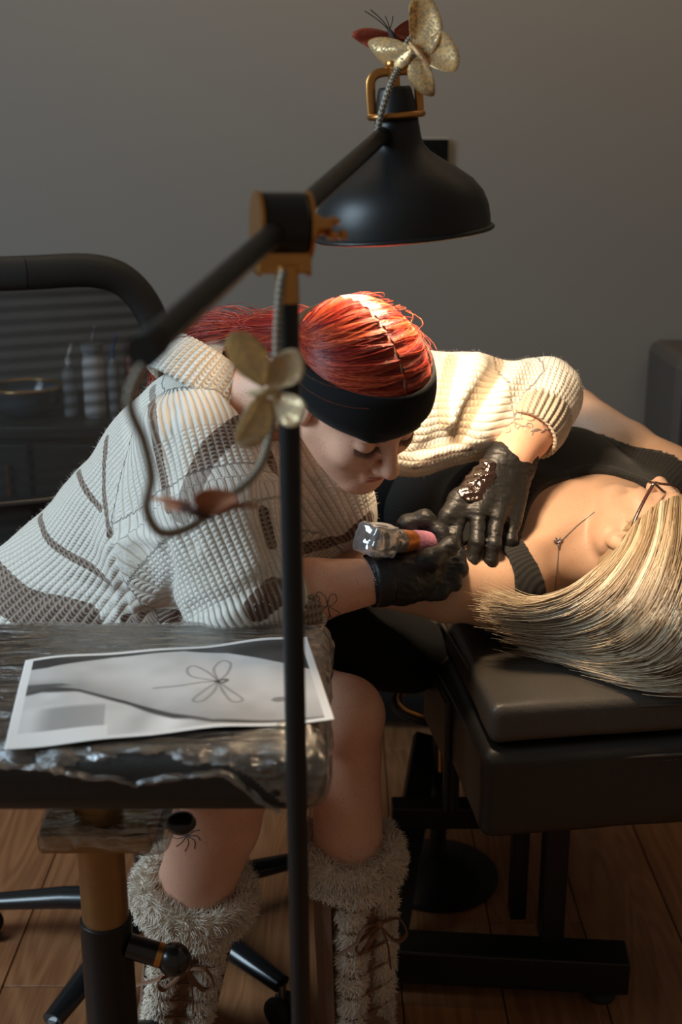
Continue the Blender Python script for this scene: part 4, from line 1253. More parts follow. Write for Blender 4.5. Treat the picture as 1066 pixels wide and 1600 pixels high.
F = [[i * nh + j, ((i + 1) % nphi) * nh + j, ((i + 1) % nphi) * nh + j + 1, i * nh + j + 1] for i in range(nphi) for j in range(nh - 1)]
hb = mk('headband', V, F, M['black_fabric'], artist); so = hb.modifiers.new('thick', 'SOLIDIFY'); so.thickness = 0.0025; so.offset = 1

# --- sweater
def knit_mat():
    m = bpy.data.materials.new('chunky rib knit'); m.use_nodes = True
    N, L = nt(m); b = N['Principled BSDF']
    at = N.new('ShaderNodeAttribute'); at.attribute_name = 'knit'
    ds = N.new('ShaderNodeAttribute'); ds.attribute_name = 'dye'
    sp = N.new('ShaderNodeSeparateXYZ'); L.new(at.outputs['Vector'], sp.inputs[0])
    al, ar = sp.outputs[0], sp.outputs[1]
    tc = N.new('ShaderNodeTexCoord')
    nz = N.new('ShaderNodeTexNoise'); nz.inputs['Scale'].default_value = 90; nz.inputs['Detail'].default_value = 3
    L.new(tc.outputs['Object'], nz.inputs['Vector'])
    nzo = math_node(N, L, 'MULTIPLY_ADD', nz.outputs['Fac'], 1.6, -0.8)
    rib_ph = math_node(N, L, 'ADD', math_node(N, L, 'MULTIPLY', ar, 2 * math.pi / 0.0108), math_node(N, L, 'MULTIPLY', nzo, 0.5))
    rib = math_node(N, L, 'SINE', rib_ph)
    rib_a = math_node(N, L, 'ABSOLUTE', math_node(N, L, 'SINE', math_node(N, L, 'MULTIPLY', rib_ph, 0.5)))
    st_ph = math_node(N, L, 'ADD', math_node(N, L, 'MULTIPLY', al, 2 * math.pi / 0.0068), math_node(N, L, 'MULTIPLY', rib_a, 2.4))
    sti = math_node(N, L, 'ABSOLUTE', math_node(N, L, 'SINE', math_node(N, L, 'ADD', math_node(N, L, 'MULTIPLY', st_ph, 0.5), nzo)))
    hgt = math_node(N, L, 'ADD', math_node(N, L, 'MULTIPLY', rib_a, math_node(N, L, 'MULTIPLY_ADD', sp.outputs[2], -0.45, 0.6)), math_node(N, L, 'MULTIPLY', math_node(N, L, 'MULTIPLY', sti, rib_a), 0.7))
    n2 = N.new('ShaderNodeTexNoise'); n2.inputs['Scale'].default_value = 900; n2.inputs['Detail'].default_value = 2
    L.new(tc.outputs['Object'], n2.inputs['Vector'])
    hgt = math_node(N, L, 'ADD', hgt, math_node(N, L, 'MULTIPLY', n2.outputs['Fac'], 0.35))
    bp = N.new('ShaderNodeBump'); bp.inputs['Strength'].default_value = 1.0; bp.inputs['Distance'].default_value = 0.0024
    L.new(hgt, bp.inputs['Height']); L.new(bp.outputs['Normal'], b.inputs['Normal'])
    # groove shade put into the yarn colour: rib valleys darker than the cream ridges
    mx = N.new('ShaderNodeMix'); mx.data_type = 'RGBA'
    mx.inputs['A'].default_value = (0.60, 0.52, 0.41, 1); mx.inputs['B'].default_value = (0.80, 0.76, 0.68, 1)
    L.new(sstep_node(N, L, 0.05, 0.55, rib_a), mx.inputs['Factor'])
    sd = N.new('ShaderNodeSeparateColor'); L.new(ds.outputs['Color'], sd.inputs[0])
    bw = N.new('ShaderNodeMix'); bw.data_type = 'RGBA'
    fac = math_node(N, L, 'MULTIPLY', sstep_node(N, L, 0.35, 0.65, math_node(N, L, 'ADD', sd.outputs[0], math_node(N, L, 'MULTIPLY', nzo, 0.18))), math_node(N, L, 'MULTIPLY_ADD', math_node(N, L, 'MULTIPLY', sti, rib_a), 0.5, 0.58))
    L.new(fac, bw.inputs['Factor']); L.new(mx.outputs['Result'], bw.inputs['A']); bw.inputs['B'].default_value = (0.125, 0.062, 0.036, 1)
    tn = N.new('ShaderNodeMix'); tn.data_type = 'RGBA'
    L.new(math_node(N, L, 'MULTIPLY', sd.outputs[1], 0.85), tn.inputs['Factor']); L.new(bw.outputs['Result'], tn.inputs['A']); tn.inputs['B'].default_value = (0.40, 0.29, 0.18, 1)
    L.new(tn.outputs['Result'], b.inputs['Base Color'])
    b.inputs['Roughness'].default_value = 0.9; b.inputs['Sheen Weight'].default_value = 0.25; b.inputs['Specular IOR Level'].default_value = 0.15
    return m
def sstep_node(N, L, a_, b_, x):
    n = N.new('ShaderNodeMapRange'); n.interpolation_type = 'SMOOTHSTEP'
    n.inputs['From Min'].default_value = a_; n.inputs['From Max'].default_value = b_
    L.new(x, n.inputs['Value']); return n.outputs['Result']
M['knit'] = knit_mat()

hem0, ches = P(120, 940, 1.99), P(325, 725, 1.87)
cuffR = P(452, 952, 1.645)
f = Field((-0.72, 1.46, 0.55), (0.42, 2.28, 1.30), 0.0036)
f.cap(hem0 + [-0.0, 0.0, -0.06], ches, 0.185, 0.15, 0.03)
f.cap(P(60, 955, 1.92), P(300, 960, 1.80), 0.12, 0.10, 0.05)
f.cap(ches, neck_b, 0.15, 0.085, 0.04)
f.cap(shR, shL, 0.085, 0.09, 0.05)
f.chain([shR, P(335, 800, 1.69), elR + [-.01, 0, 0.01], cuffR], [0.082, 0.1, 0.088, 0.058], 0.05)
f.ell(P(275, 850, 1.75), (0.11, 0.09, 0.12), None, 0.05)
f.cap(P(455, 700, 1.86), P(528, 800, 1.83), 0.085, 0.062, 0.05)
f.cap(P(520, 760, 1.83), P(452, 890, 1.80), 0.055, 0.048, 0.03)
f.chain([shL, P(640, 640, 1.99), P(735, 632, 2.01), elL + [0.005, 0, 0.005]], [0.10, 0.10, 0.088, 0.056], 0.04)
f.cap(P(660, 690, 1.96), P(760, 660, 1.98), 0.05, 0.045, 0.04)
f.cap(elL + [0.005, 0, 0.005], P(836, 652, 1.985), 0.058, 0.056, 0.03)
# neck opening
f.cap(neck_b, neck_b + nrm(hw(0, -0.045, -0.06) - neck_b) * 0.3, 0.066, 0.08, 0.01, 'sub')
sw_paths = [
    ([(268, 640), (262, 720), (272, 800), (300, 850)], 0.0105, 0.010),     # shoulder seam gully
    ([(172, 835), (178, 880), (190, 930), (200, 970)], 0.010, 0.010),      # fold under the sleeve
    ([(258, 850), (268, 900), (258, 945), (225, 962)], 0.010, 0.010),
    ([(190, 850), (215, 838), (250, 845)], 0.010, -0.006),
    ([(420, 720), (410, 790), (425, 860), (430, 920)], 0.012, 0.012),
    ([(300, 955), (360, 935), (420, 905)], 0.012, 0.012),
    ([(110, 905), (160, 925), (200, 930)], 0.012, 0.008),
    ([(60, 930), (110, 935), (170, 948)], 0.010, 0.007),
    ([(712, 545), (700, 590), (690, 630), (690, 690)], 0.014, 0.020),
    ([(790, 550), (770, 590), (735, 640), (712, 690)], 0.013, 0.020),
    ([(748, 555), (722, 620), (704, 660)], 0.013, -0.010),
    ([(815, 570), (775, 640), (750, 685)], 0.013, -0.008),
    ([(660, 705), (690, 690), (725, 680)], 0.011, 0.014),
    ([(490, 760), (505, 820), (500, 880)], 0.012, 0.008),
    ([(540, 770), (552, 810), (540, 850)], 0.010, 0.007),
]
V, F = f.mesh()
sb = bvh_of(V, F)
folds = []
for pts, w_, dep in sw_paths:
    hp = [hit(sb, x, y) for x, y in spline(np.array(pts, float), 10)]
    hp = [np.array(h[0]) for h in hp if h[0] is not None]
    if len(hp) > 2: folds.append((np.array(hp), w_, dep))
def swfn(p):
    o = 0.006 * noise(p * [1, 1, 1.3], 11, 21) + 0.003 * noise(p, 25, 22)
    for hp, w_, dep in folds:
        o = o + dep * np.exp(-(polyline_dist(p, hp) / w_) ** 2)
    return o
f.displace(swfn, 0.035)
V, F = f.mesh()
# open below the hem so the lap comes out of it
# knit directions: along / around each limb
segs_ = [('t', hem0 + [0, 0, -0.06], ches, 0.185, 0.15), ('t', ches, neck_b, 0.15, 0.085),
         ('f', P(455, 700, 1.86), P(530, 820, 1.83), 0.09, 0.07), ('f', P(530, 820, 1.83), P(452, 890, 1.80), 0.065, 0.055),
         ('r', shR, P(335, 800, 1.69), 0.095, 0.105), ('r', P(335, 800, 1.69), elR, 0.105, 0.088), ('r', elR, cuffR, 0.088, 0.058),
         ('l', shL, P(735, 632, 2.01), 0.10, 0.088), ('l', P(735, 632, 2.01), elL, 0.088, 0.056), ('l', elL, P(836, 652, 1.985), 0.058, 0.056)]
best = np.full(len(V), 9.0); kn = np.zeros((len(V), 3)); base_l = {'f': 0.0, 't': 0.0, 'r': 0.0, 'l': 0.0}
refs = {'f': nrm(np.array([-0.8, 0.5, 0.2])), 't': nrm(np.array([0.3, -0.9, 0.1])), 'r': nrm(np.array([0.5, -0.8, 0.2])), 'l': nrm(np.array([0.1, -0.8, 0.5]))}
for nm, a_, b_, ra, rb in segs_:
    ba = b_ - a_; ln = np.linalg.norm(ba); ax_ = ba / ln
    tt = np.clip((V - a_) @ ax_ / ln, -0.3 if nm == 't' else 0, 1)
    wv = V - a_ - (tt * ln)[:, None] * ax_
    d_ = np.linalg.norm(wv, axis=1) - (ra + (rb - ra) * np.clip(tt, 0, 1))
    x_ = nrm(refs[nm] - ax_ * (refs[nm] @ ax_)); y_ = np.cross(ax_, x_)
    ang = np.arctan2(wv @ y_, wv @ x_)
    mrad = {'f': 0.075, 't': 0.16, 'r': 0.095, 'l': 0.085}[nm]
    m_ = d_ < best - 1e-6
    best[m_] = d_[m_]
    kn[m_, 2] = 1.0 if nm == 'l' else 0.0
    kn[m_, 0] = base_l[nm] + tt[m_] * ln; kn[m_, 1] = ang[m_] * mrad
    base_l[nm] += ln
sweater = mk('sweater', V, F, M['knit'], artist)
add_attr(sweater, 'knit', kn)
sb = bvh_of(V, F)
dye = np.zeros((len(V), 4)); dye[:, 3] = 1
def stripe(pts, w_, ch=0, amt=1.0):
    hp = [hit(sb, x, y) for x, y in spline(np.array(pts, float), 14)]
    hp = [np.array(h[0]) for h in hp if h[0] is not None]
    if len(hp) < 2: return
    d_ = polyline_dist(V, hp)
    dye[:, ch] = np.maximum(dye[:, ch], amt * sstep(w_ + 0.003, w_ - 0.003, d_))
stripe([(182, 600), (174, 630), (166, 690), (162, 760), (166, 800), (172, 835)], 0.0068)
stripe([(240, 590), (238, 640), (246, 700), (256, 750), (264, 795)], 0.007)
stripe([(400, 655), (372, 668), (345, 688), (325, 710), (312, 735), (300, 760), (285, 800)], 0.017)
stripe([(112, 700), (118, 722), (132, 762), (158, 796)], 0.0055)
stripe([(60, 790), (72, 838), (105, 866), (140, 885), (172, 912)], 0.0065)
stripe([(-20, 900), (5, 925), (40, 950), (90, 962), (130, 972)], 0.032, 0, 0.8)
stripe([(200, 970), (240, 965), (275, 962)], 0.012)
stripe([(415, 700), (432, 740)], 0.008); stripe([(412, 800), (424, 850)], 0.009)
stripe([(470, 858), (505, 850), (545, 838), (580, 808)], 0.010)
stripe([(405, 950), (430, 925)], 0.022, 0, 0.8)
stripe([(706, 560), (700, 585), (692, 625), (694, 660)], 0.011, 1, 0.8); stripe([(775, 560), (768, 582), (738, 630), (712, 680)], 0.015, 1, 1.0)
stripe([(640, 610), (640, 680)], 0.008, 1, 0.4); stripe([(735, 700), (690, 712), (650, 730)], 0.008, 0, 0.6)
stripe([(215, 870), (225, 920), (225, 955)], 0.022, 1, 0.35); stripe([(340, 880), (400, 870)], 0.05, 1, 0.22)
dye[:, 0] *= 0.75 + 0.35 * (np.sin(kn[:, 1] * 2 * np.pi / 0.0118) > -0.5)
add_attr(sweater, 'dye', np.clip(dye, 0, 1), 'FLOAT_COLOR')

def rib_band(name, c, axis, r0, r1, hgt, m, parent, n_rib=44, amp=0.0016, thick=0.007, bend=0.004, sc=(1, 1), hint=(0, 0, 1)):
    """a ribbed knit band around an axis"""
    R = frame_from(axis, hint); na = n_rib * 6; nz_ = 10
    V = []; K = []
    for j in range(nz_):
        v_ = j / (nz_ - 1)
        for i in range(na):
            ph = 2 * math.pi * i / na
            r = r0 + (r1 - r0) * v_ + amp * math.cos(n_rib * ph) + bend * math.sin(v_ * math.pi)
            V.append(c + R @ np.array([r * sc[0] * math.cos(ph), r * sc[1] * math.sin(ph), (v_ - 0.5) * hgt])); K.append([v_ * hgt, ph / (2 * math.pi) * n_rib * 0.0118, 0])
    F = [[j * na + i, j * na + (i + 1) % na, (j + 1) * na + (i + 1) % na, (j + 1) * na + i] for j in range(nz_ - 1) for i in range(na)]
    o = mk(name, np.array(V), F, m, parent); add_attr(o, 'knit', np.array(K))
    so = o.modifiers.new('thick', 'SOLIDIFY'); so.thickness = thick; so.offset = -1
    return o
nax = nrm(hw(0, -0.045, -0.06) - neck_b)
o = rib_band('collar', P(332, 602, 1.85), cam_R @ nrm(np.array([0.55, 0.8, -0.10])), 0.098, 0.084, 0.07, M['knit'], sweater, 52)
add_attr(o, 'dye', np.tile([0, 0, 0, 1.0], (len(o.data.vertices), 1)), 'FLOAT_COLOR')
cax = nrm(wrL - elL)
o = rib_band('cuff', P(832, 662, 1.97), cax, 0.058, 0.053, 0.06, M['knit'], sweater, 34, 0.0016)
add_attr(o, 'dye', np.tile([0, 0.75, 0, 1.0], (len(o.data.vertices), 1)), 'FLOAT_COLOR')
o = rib_band('cuff', cuffR + nrm(wrR - elR) * 0.012, nrm(wrR - elR), 0.056, 0.052, 0.045, M['knit'], sweater, 30, 0.0016)
add_attr(o, 'dye', np.tile([0.7, 0.3, 0, 1.0], (len(o.data.vertices), 1)), 'FLOAT_COLOR')
# wool fuzz that catches the light on the outline
me = sweater.data; me.calc_loop_triangles()
nv_ = np.zeros(len(V) * 3, np.float32); me.vertices.foreach_get('normal', nv_); nv_ = nv_.reshape(-1, 3)
pick = rng.choice(len(V), 9000, replace=False)
S = []
b0 = V[pick]; d0 = nv_[pick] + 0.7 * rng.normal(size=(9000, 3)); d0 /= np.linalg.norm(d0, axis=1)[:, None]
ln = (0.003 + 0.004 * rng.random(9000))[:, None]
S = np.stack([b0, b0 + d0 * ln * 0.5, b0 + d0 * ln + rng.normal(size=(9000, 3)) * 0.0012], 1)
o = strands('wool_fuzz', S, 0.00016, 0.00006, mat('cream wool fibre', (0.74, 0.68, 0.58), 0.9, var=0.05), sweater); tag(o, kind='stuff')

# --- black skirt over the lap
f = Field((-0.6, 1.6, 0.42), (0.3, 2.25, 0.86), 0.007)
f.cap(pelv - [0, 0, 0.02], hipA * .4 + kneeA * .6, 0.135, 0.088, 0.04)
f.cap(pelv - [0, 0, 0.02], hipB * .55 + kneeB * .45, 0.135, 0.09, 0.04)
f.cap(P(540, 1000, 1.90), P(640, 1020, 1.96), 0.075, 0.07, 0.05)
f.displace(lambda p: 0.005 * noise(p, 16, 31), 0.03)
V, F = f.mesh(); mk('skirt', V, F, M['black_fabric'], artist)

# --- gloves
def glove_wrinkle(p):
    a_ = np.stack([p @ np.array([0.9, 0.3, -0.2]) * 0.6, p @ np.array([0.2, 0.5, 0.85]) * 2.6, p @ np.array([0.1, -0.8, 0.5]) * 0.8], -1)
    return 0.0017 * np.abs(noise(a_, 75, 41)) + 0.0011 * np.abs(noise(a_, 150, 42)) + 0.0006 * noise(p, 60, 43) - 0.0008
# left hand pressed flat on the skin
f = Field(P(750, 800, 1.83) - [0.13, 0.14, 0.13], P(770, 770, 1.87) + [0.13, 0.14, 0.15], 0.0022)
w0_, w1_ = P(778, 716, 1.90), P(816, 726, 1.92)
f.cap(P(806, 700, 1.935), (w0_ + w1_) / 2, 0.041, 0.034, 0.01)
kn_ = [P(722, 797, 1.835), P(748, 800, 1.828), P(777, 806, 1.832), P(801, 816, 1.848)]
for i, kp in enumerate(kn_):
    a_ = w0_ + (w1_ - w0_) * i / 3
    f.cap(a_, kp, 0.021, 0.0145, 0.018)
fing = [[kn_[0], P(710, 838, 1.805), P(714, 860, 1.803), P(721, 874, 1.808)],
        [kn_[1], P(745, 848, 1.797), P(737, 880, 1.788), P(731, 897, 1.792)],
        [kn_[2], P(772, 850, 1.800), P(766, 878, 1.793), P(761, 894, 1.797)],
        [kn_[3], P(798, 843, 1.826), P(792, 860, 1.822), P(788, 869, 1.826)]]
for i, q_ in enumerate(fing):
    r_ = [0.0122, 0.0128, 0.0122, 0.0108][i]
    f.chain(q_, [r_, r_ * .93, r_ * .86, r_ * .74], 0.006)
f.chain([P(752, 752, 1.885), P(716, 780, 1.845), P(700, 806, 1.822), P(690, 828, 1.812)], [0.019, 0.0145, 0.0122, 0.0098], 0.014)
f.displace(glove_wrinkle, 0.012)
V, F = f.mesh(); gl = mk('glove', V, F, M['glove'], artist)
gb = bvh_of(V, F)
cv = nrm(elL - wrL)
V, F = lathe([(0.0385, 0), (0.0405, 0.004), (0.0415, 0.012), (0.0400, 0.022), (0.039, 0.03)], P(806, 700, 1.935) - cv * 0.012, frame_from(cv), 40); V += (0.0012 * noise(V, 60, 4))[:, None] * 1.0
o = mk('glove_cuff', V, F, M['glove'], gl); so = o.modifiers.new('t', 'SOLIDIFY'); so.thickness = 0.0012
# wet smear of ointment on the back of the hand
M['gel'] = mat('wet ink and ointment', (0.02, 0.009, 0.007), 0.1, spec=0.6, coat=0.6, bump=0.6, bscale=160, var=0.3)
pts_ = []
f = Field(P(750, 745, 1.88) - 0.07, P(750, 745, 1.88) + 0.07, 0.0022)
for (x, y, r_) in [(768, 728, .006), (755, 730, .008), (742, 738, .008), (733, 750, .008), (730, 762, .008), (738, 772, .007), (750, 765, .007), (760, 752, .006), (766, 742, .006), (745, 752, .007), (736, 780, .004), (726, 770, .007), (748, 776, .004), (758, 720, .004)]:
    h = hit(gb, x, y)
    if h[0] is not None:
        q_ = np.array(h[0]); n_ = np.array(h[1]); pts_.append(q_)
        f.ell(q_ - n_ * 0.001, (r_ * 1.5, r_ * 1.5, 0.0028), frame_from(n_), 0.008)
f.displace(lambda p: 0.0014 * noise(p * [1, 2, 2], 90, 8) + 0.0008 * noise(p, 260, 9), 0.01)
V, F = f.mesh(); mk('ointment_smear', V, F, M['gel'], gl)
# right hand closed around the machine
f = Field(P(655, 880, 1.72) - [0.10, 0.13, 0.10], P(655, 880, 1.72) + [0.10, 0.13, 0.11], 0.0022)
f.chain([P(596, 904, 1.692), P(622, 902, 1.70), P(655, 893, 1.717)], [0.0395, 0.036, 0.034], 0.012)
f.cap(P(640, 880, 1.73), P(690, 890, 1.742), 0.03, 0.022, 0.018)
f.cap(P(632, 918, 1.70), P(676, 915, 1.72), 0.024, 0.018, 0.018)
f.chain([P(640, 885, 1.690), P(672, 874, 1.688), P(704, 853, 1.712), P(709, 847, 1.722)], [0.017, 0.0145, 0.0122, 0.0095], 0.012)       # thumb
f.chain([P(645, 850, 1.775), P(636, 820, 1.782), P(664, 810, 1.782), P(688, 832, 1.770), P(694, 842, 1.762)], [0.016, 0.0135, 0.0125, 0.011, 0.009], 0.012)   # index
f.chain([P(685, 884, 1.745), P(714, 868, 1.75), P(719, 890, 1.735), P(704, 902, 1.722)], [0.0155, 0.0125, 0.0115, 0.0095], 0.008)
f.chain([P(680, 902, 1.73), P(708, 893, 1.735), P(710, 911, 1.72), P(692, 920, 1.708)], [0.015, 0.012, 0.011, 0.0095], 0.007)
f.chain([P(664, 918, 1.715), P(692, 913, 1.72), P(690, 927, 1.706), P(674, 931, 1.70)], [0.0135, 0.011, 0.010, 0.009], 0.007)
f.displace(glove_wrinkle, 0.012)
V, F = f.mesh(); gr = mk('glove', V, F, M['glove'], artist)
cv = nrm(elR - wrR)
V, F = lathe([(0.0395, 0), (0.0415, 0.004), (0.042, 0.014), (0.041, 0.022), (0.04, 0.028)], P(600, 904, 1.694) - cv * 0.006, frame_from(cv), 40)
o = mk('glove_cuff', V, F, M['glove'], gr); so = o.modifiers.new('t', 'SOLIDIFY'); so.thickness = 0.0012

# --- ink on the forearms and shin
bfl = [(500, 935), (494, 928), (500, 925), (508, 932), (512, 944), (506, 948), (498, 942), (500, 935)]
tattoo_lines('tattoo', [bfl, [(512, 944), (516, 930), (524, 929), (526, 938), (518, 946), (512, 944)], [(512, 946), (504, 954), (503, 966), (510, 970), (515, 960), (513, 948)], [(514, 947), (522, 952), (531, 958), (529, 967), (520, 968), (515, 958)], [(510, 938), (513, 950), (516, 966)], [(548, 966), (556, 968), (562, 964)]], body_bvh, M['ink'], body, 0.0006)
fl_ = []
for k in range(22):
    cx_, cy_ = 790 + k * 3.0 + 5 * rng.normal(), 663 + 7 * rng.normal() + 0.1 * k
    a_ = rng.random() * 6.28; r_ = 9
    fl_.append([(cx_, cy_), (cx_ + r_ * math.cos(a_), cy_ + r_ * .6 * math.sin(a_)), (cx_ + r_ * 1.5 * math.cos(a_ + .5), cy_ + r_ * math.sin(a_ + .5))])
tattoo_lines('tattoo', fl_, body_bvh, mat('pale grey ink', (0.30, 0.24, 0.21), 0.7, var=0.1), body, 0.0009)
sp_ = [[(292, 1306), (292 + 16 * math.cos(a_), 1306 + 12 * math.sin(a_)), (292 + 22 * math.cos(a_ + .3), 1306 + 24 * math.sin(a_ + .3))] for a_ in np.linspace(0, 6.28, 10)[:-1]]
tattoo_lines('tattoo', sp_, body_bvh, M['ink'], body, 0.0007)
# bracelet
ring_c = P(578, 908, 1.685); Rr = frame_from(nrm(wrR - elR) + np.array([0, 0, 0.15]))
parts_ = []
for k in range(64):
    ph = 2 * math.pi * k / 64
    v0 = Rr @ np.array([math.cos(ph), math.sin(ph), 0])
    h = body_bvh.ray_cast(Vector(ring_c + v0 * 0.09), Vector(-v0))
    if h[0] is not None: parts_.append(ball(np.array(h[0]) + v0 * 0.0006, 0.0013, 6))
br = mk('bracelet', *join(*parts_), M['steel']); tag(br, 'thin silver chain bracelet just above the right glove cuff', 'bracelet')

# --- boots with fur
M['suede'] = mat('tan suede', (0.24, 0.12, 0.07), 0.8, sheen=0.3, var=0.2, vscale=30, bump=0.3, bscale=250)
M['fur'] = mat('cream fur', (0.86, 0.75, 0.61), 0.85, sheen=0.3, var=0.12, vscale=40)
M['lace'] = mat('brown leather lace', (0.22, 0.10, 0.05), 0.6, var=0.2, bump=0.2)
def fur_on(name, V, F, n, ln, m, parent, down=(0, 0, -0.3), r=0.0009):
    me = mesh_data('tmp', V, F); nn = np.zeros(len(V) * 3, np.float32); me.vertices.foreach_get('normal', nn); nn = nn.reshape(-1, 3)
    bpy.data.meshes.remove(me)
    F = np.asarray(F); fi = rng.integers(0, len(F), n); w = rng.random((n, 4)); w /= w.sum(1)[:, None]
    b0 = (V[F[fi]] * w[:, :, None]).sum(1); d0 = (nn[F[fi]] * w[:, :, None]).sum(1)
    d0 /= np.linalg.norm(d0, axis=1)[:, None] + 1e-9
    cl = noise(b0, 90, 3)[:, None] * np.array([0.5, 0.2, 0.6]) + np.stack([noise(b0, 60, 5), noise(b0, 60, 6), noise(b0, 60, 7)], 1) * 0.8
    d1 = d0 + cl + np.asarray(down) + 0.22 * rng.normal(size=(n, 3))
    d1 /= np.linalg.norm(d1, axis=1)[:, None]
    L_ = (ln * (0.6 + 0.6 * rng.random(n)))[:, None]
    S = np.stack([b0 - d0 * 0.001, b0 + (d0 * .7 + d1 * .3) * L_ * .5, b0 + d1 * L_], 1)
    return strands(name, S, r, 0.0001, m, parent)
def boot(knee_pt, top, foot, rt, rb, fwd, side_off, bow_px, name_tilt):
    axis = nrm(top - foot)
    fwd = nrm(fwd - axis * (fwd @ axis)); side = np.cross(axis, fwd)
    L_ = np.linalg.norm(top - foot)
    lo = np.minimum(top, foot) - 0.14; hi = np.maximum(top, foot) + 0.12
    lo[2] = -0.02
    f = Field(lo, hi, 0.005)
    f.cap(foot, top - axis * 0.01, rb, rt, 0.02)
    # foot with sole
    toe = foot + fwd * 0.15; toe[2] = 0.045
    ft = foot.copy(); ft[2] = 0.05
    f.cap(ft - fwd * 0.02, toe, 0.05, 0.042, 0.03)
    f.put(lambda g: 0.012 - g[..., 2], lo, hi, 0.0, 'int')
    f.cap(top, top + axis * 0.12, rt - 0.006, rt + 0.005, 0.0, 'sub')
    V, F = f.mesh()
    bt = mk('boot', V, F, M['suede'], artist)
    sv_ = []
    f2 = Field(np.minimum(ft, toe) - 0.08, np.maximum(ft, toe) + 0.08, 0.006)
    f2.cap(ft * [1, 1, 0] + [0, 0, 0.012] - fwd * 0.02, toe * [1, 1, 0] + [0, 0, 0.012], 0.054, 0.046, 0.02)
    f2.put(lambda g: np.maximum(g[..., 2] - 0.018, 0.001 - g[..., 2]), f2.lo, f2.lo + f2.n * f2.h, 0.0, 'int')
    V, F = f2.mesh(); mk('sole', V, F, M['rubber'], bt)
    # fur collar
    f3 = Field(top - 0.14, top + 0.14, 0.005)
    Rt = frame_from(axis, fwd)
    ring = [top + Rt @ np.array([(rt + 0.006) * math.cos(a_), (rt + 0.006) * math.sin(a_), 0.004 * math.sin(3 * a_)]) for a_ in np.linspace(0, 2 * np.pi, 25)]
    for a_, b_ in zip(ring[:-1], ring[1:]): f3.cap(a_ - axis * 0.018, b_ - axis * 0.018, 0.016, 0.016, 0.008); f3.cap(a_ + axis * 0.006, b_ + axis * 0.006, 0.012, 0.012, 0.008)
    V, F = f3.mesh(); fc = mk('fur_collar', V, F, M['fur'], bt)
    fur_on('fur', V, F, 9000, 0.016, M['fur'], fc)['kind'] = 'stuff'
    # two fur strips down the front, pinched by the laces
    for s_ in (-1, 1):
        f4 = Field(lo, hi, 0.005)
        n_ = 9
        for k in range(n_):
            t_ = 0.06 + 0.86 * k / (n_ - 1)
            c_ = top + (foot - top) * t_; r_ = rt + (rb - rt) * t_
            an = s_ * 0.55 + side_off
            q_ = c_ + (fwd * math.cos(an) + side * math.sin(an)) * r_
            f4.ell(q_, (0.021, 0.02, L_ * 0.86 / (n_ - 1) * 0.56), frame_from(axis, fwd), 0.004)
        V, F = f4.mesh(); fs = mk('fur_strip', V, F, M['fur'], bt)
        fur_on('fur', V, F, 6500, 0.012, M['fur'], fs)['kind'] = 'stuff'
    # laces between the tufts
    def onb(t_, an, out):
        c_ = top + (foot - top) * t_; r_ = rt + (rb - rt) * t_ + out
        an += side_off
        return c_ + (fwd * math.cos(an) + side * math.sin(an)) * r_
    for k in range(7):
        t_ = 0.06 + 0.86 * (k + 0.5) / 8
        V, F, _ = tube(spline([onb(t_, -0.98, 0.004), onb(t_ + .01, -0.6, 0.019), onb(t_ + .02, 0.0, 0.008), onb(t_ + .01, 0.6, 0.019), onb(t_, 0.98, 0.004)], 18), 0.0024, 6); mk('lace', V, F, M['lace'], bt)
    # suede tab down each side
    for s_ in (-1, 1):
        pts_ = [onb(t_, s_ * 1.22, 0.003) for t_ in np.linspace(0.12, 0.85, 10)]
        V, F, _ = tube(np.array(pts_), 0.02, 10, True, 0.22, hint=tuple(side)); mk('eyelet_strip', V, F, M['suede'], bt)
    # bow
    b0 = onb(0.2, 0.0, 0.024)
    dn = -axis
    for lp in ([b0, b0 + side * 0.03 + axis * 0.006 + fwd * .006, b0 + side * 0.045 + dn * 0.03 + fwd * .006, b0 + side * 0.028 + dn * 0.045, b0 + dn * 0.004],
               [b0, b0 - side * 0.028 + axis * 0.006 + fwd * .006, b0 - side * 0.042 + dn * 0.03 + fwd * .006, b0 - side * 0.03 + dn * 0.05, b0 + dn * 0.004],
               [b0, b0 + side * 0.012 + dn * 0.04 + fwd * .004, b0 + side * 0.02 + dn * 0.1], [b0, b0 - side * 0.04 + dn * 0.02 + fwd * .006, b0 - side * 0.075 + dn * 0.045]):
        V, F, _ = tube(spline(lp, 20), 0.0045, 6, True, 0.3); mk('lace_bow', V, F, M['lace'], bt)
    V, F = ball(b0, 0.007, 12); mk('lace_knot', V, F, M['lace'], bt)
    return bt
boot(kneeA, bootA, footA, 0.062, 0.052, np.array([0.35, -0.95, 0]), 0.25, None, 0)
boot(kneeB, bootB, footB, 0.072, 0.054, np.array([0.1, -1.0, 0]), 0.0, None, 0)

# ================================================================= tattoo machine in the right hand
mA, mB = P(579, 842, 1.655), P(697, 851, 1.772)
md = nrm(mB - mA); mR = frame_from(md)
mach = thing('tattoo_machine', 'tattoo machine with pink grip wrap and clear plastic bag', 'tattoo machine', mA)
ml = np.linalg.norm(mB - mA)
V, F = lathe([(0.001, 0.012), (0.015, 0.012), (0.0165, 0.016), (0.0165, 0.055), (0.015, 0.058), (0.015, 0.064), (0.0165, 0.066), (0.0165, 0.09), (0.012, 0.098), (0.001, 0.098)], mA, mR, 32)
mk('motor_body', V, F, mat('gunmetal', (0.25, 0.22, 0.2), 0.3, 0.9, var=0.2), mach)
V, F = lathe([(0.0168, 0.066), (0.0176, 0.068), (0.0176, 0.09), (0.0168, 0.092)], mA, mR, 32); mk('copper_band', V, F, mat('orange copper', (0.75, 0.25, 0.06), 0.35, 0.6, var=0.25, vscale=120), mach)
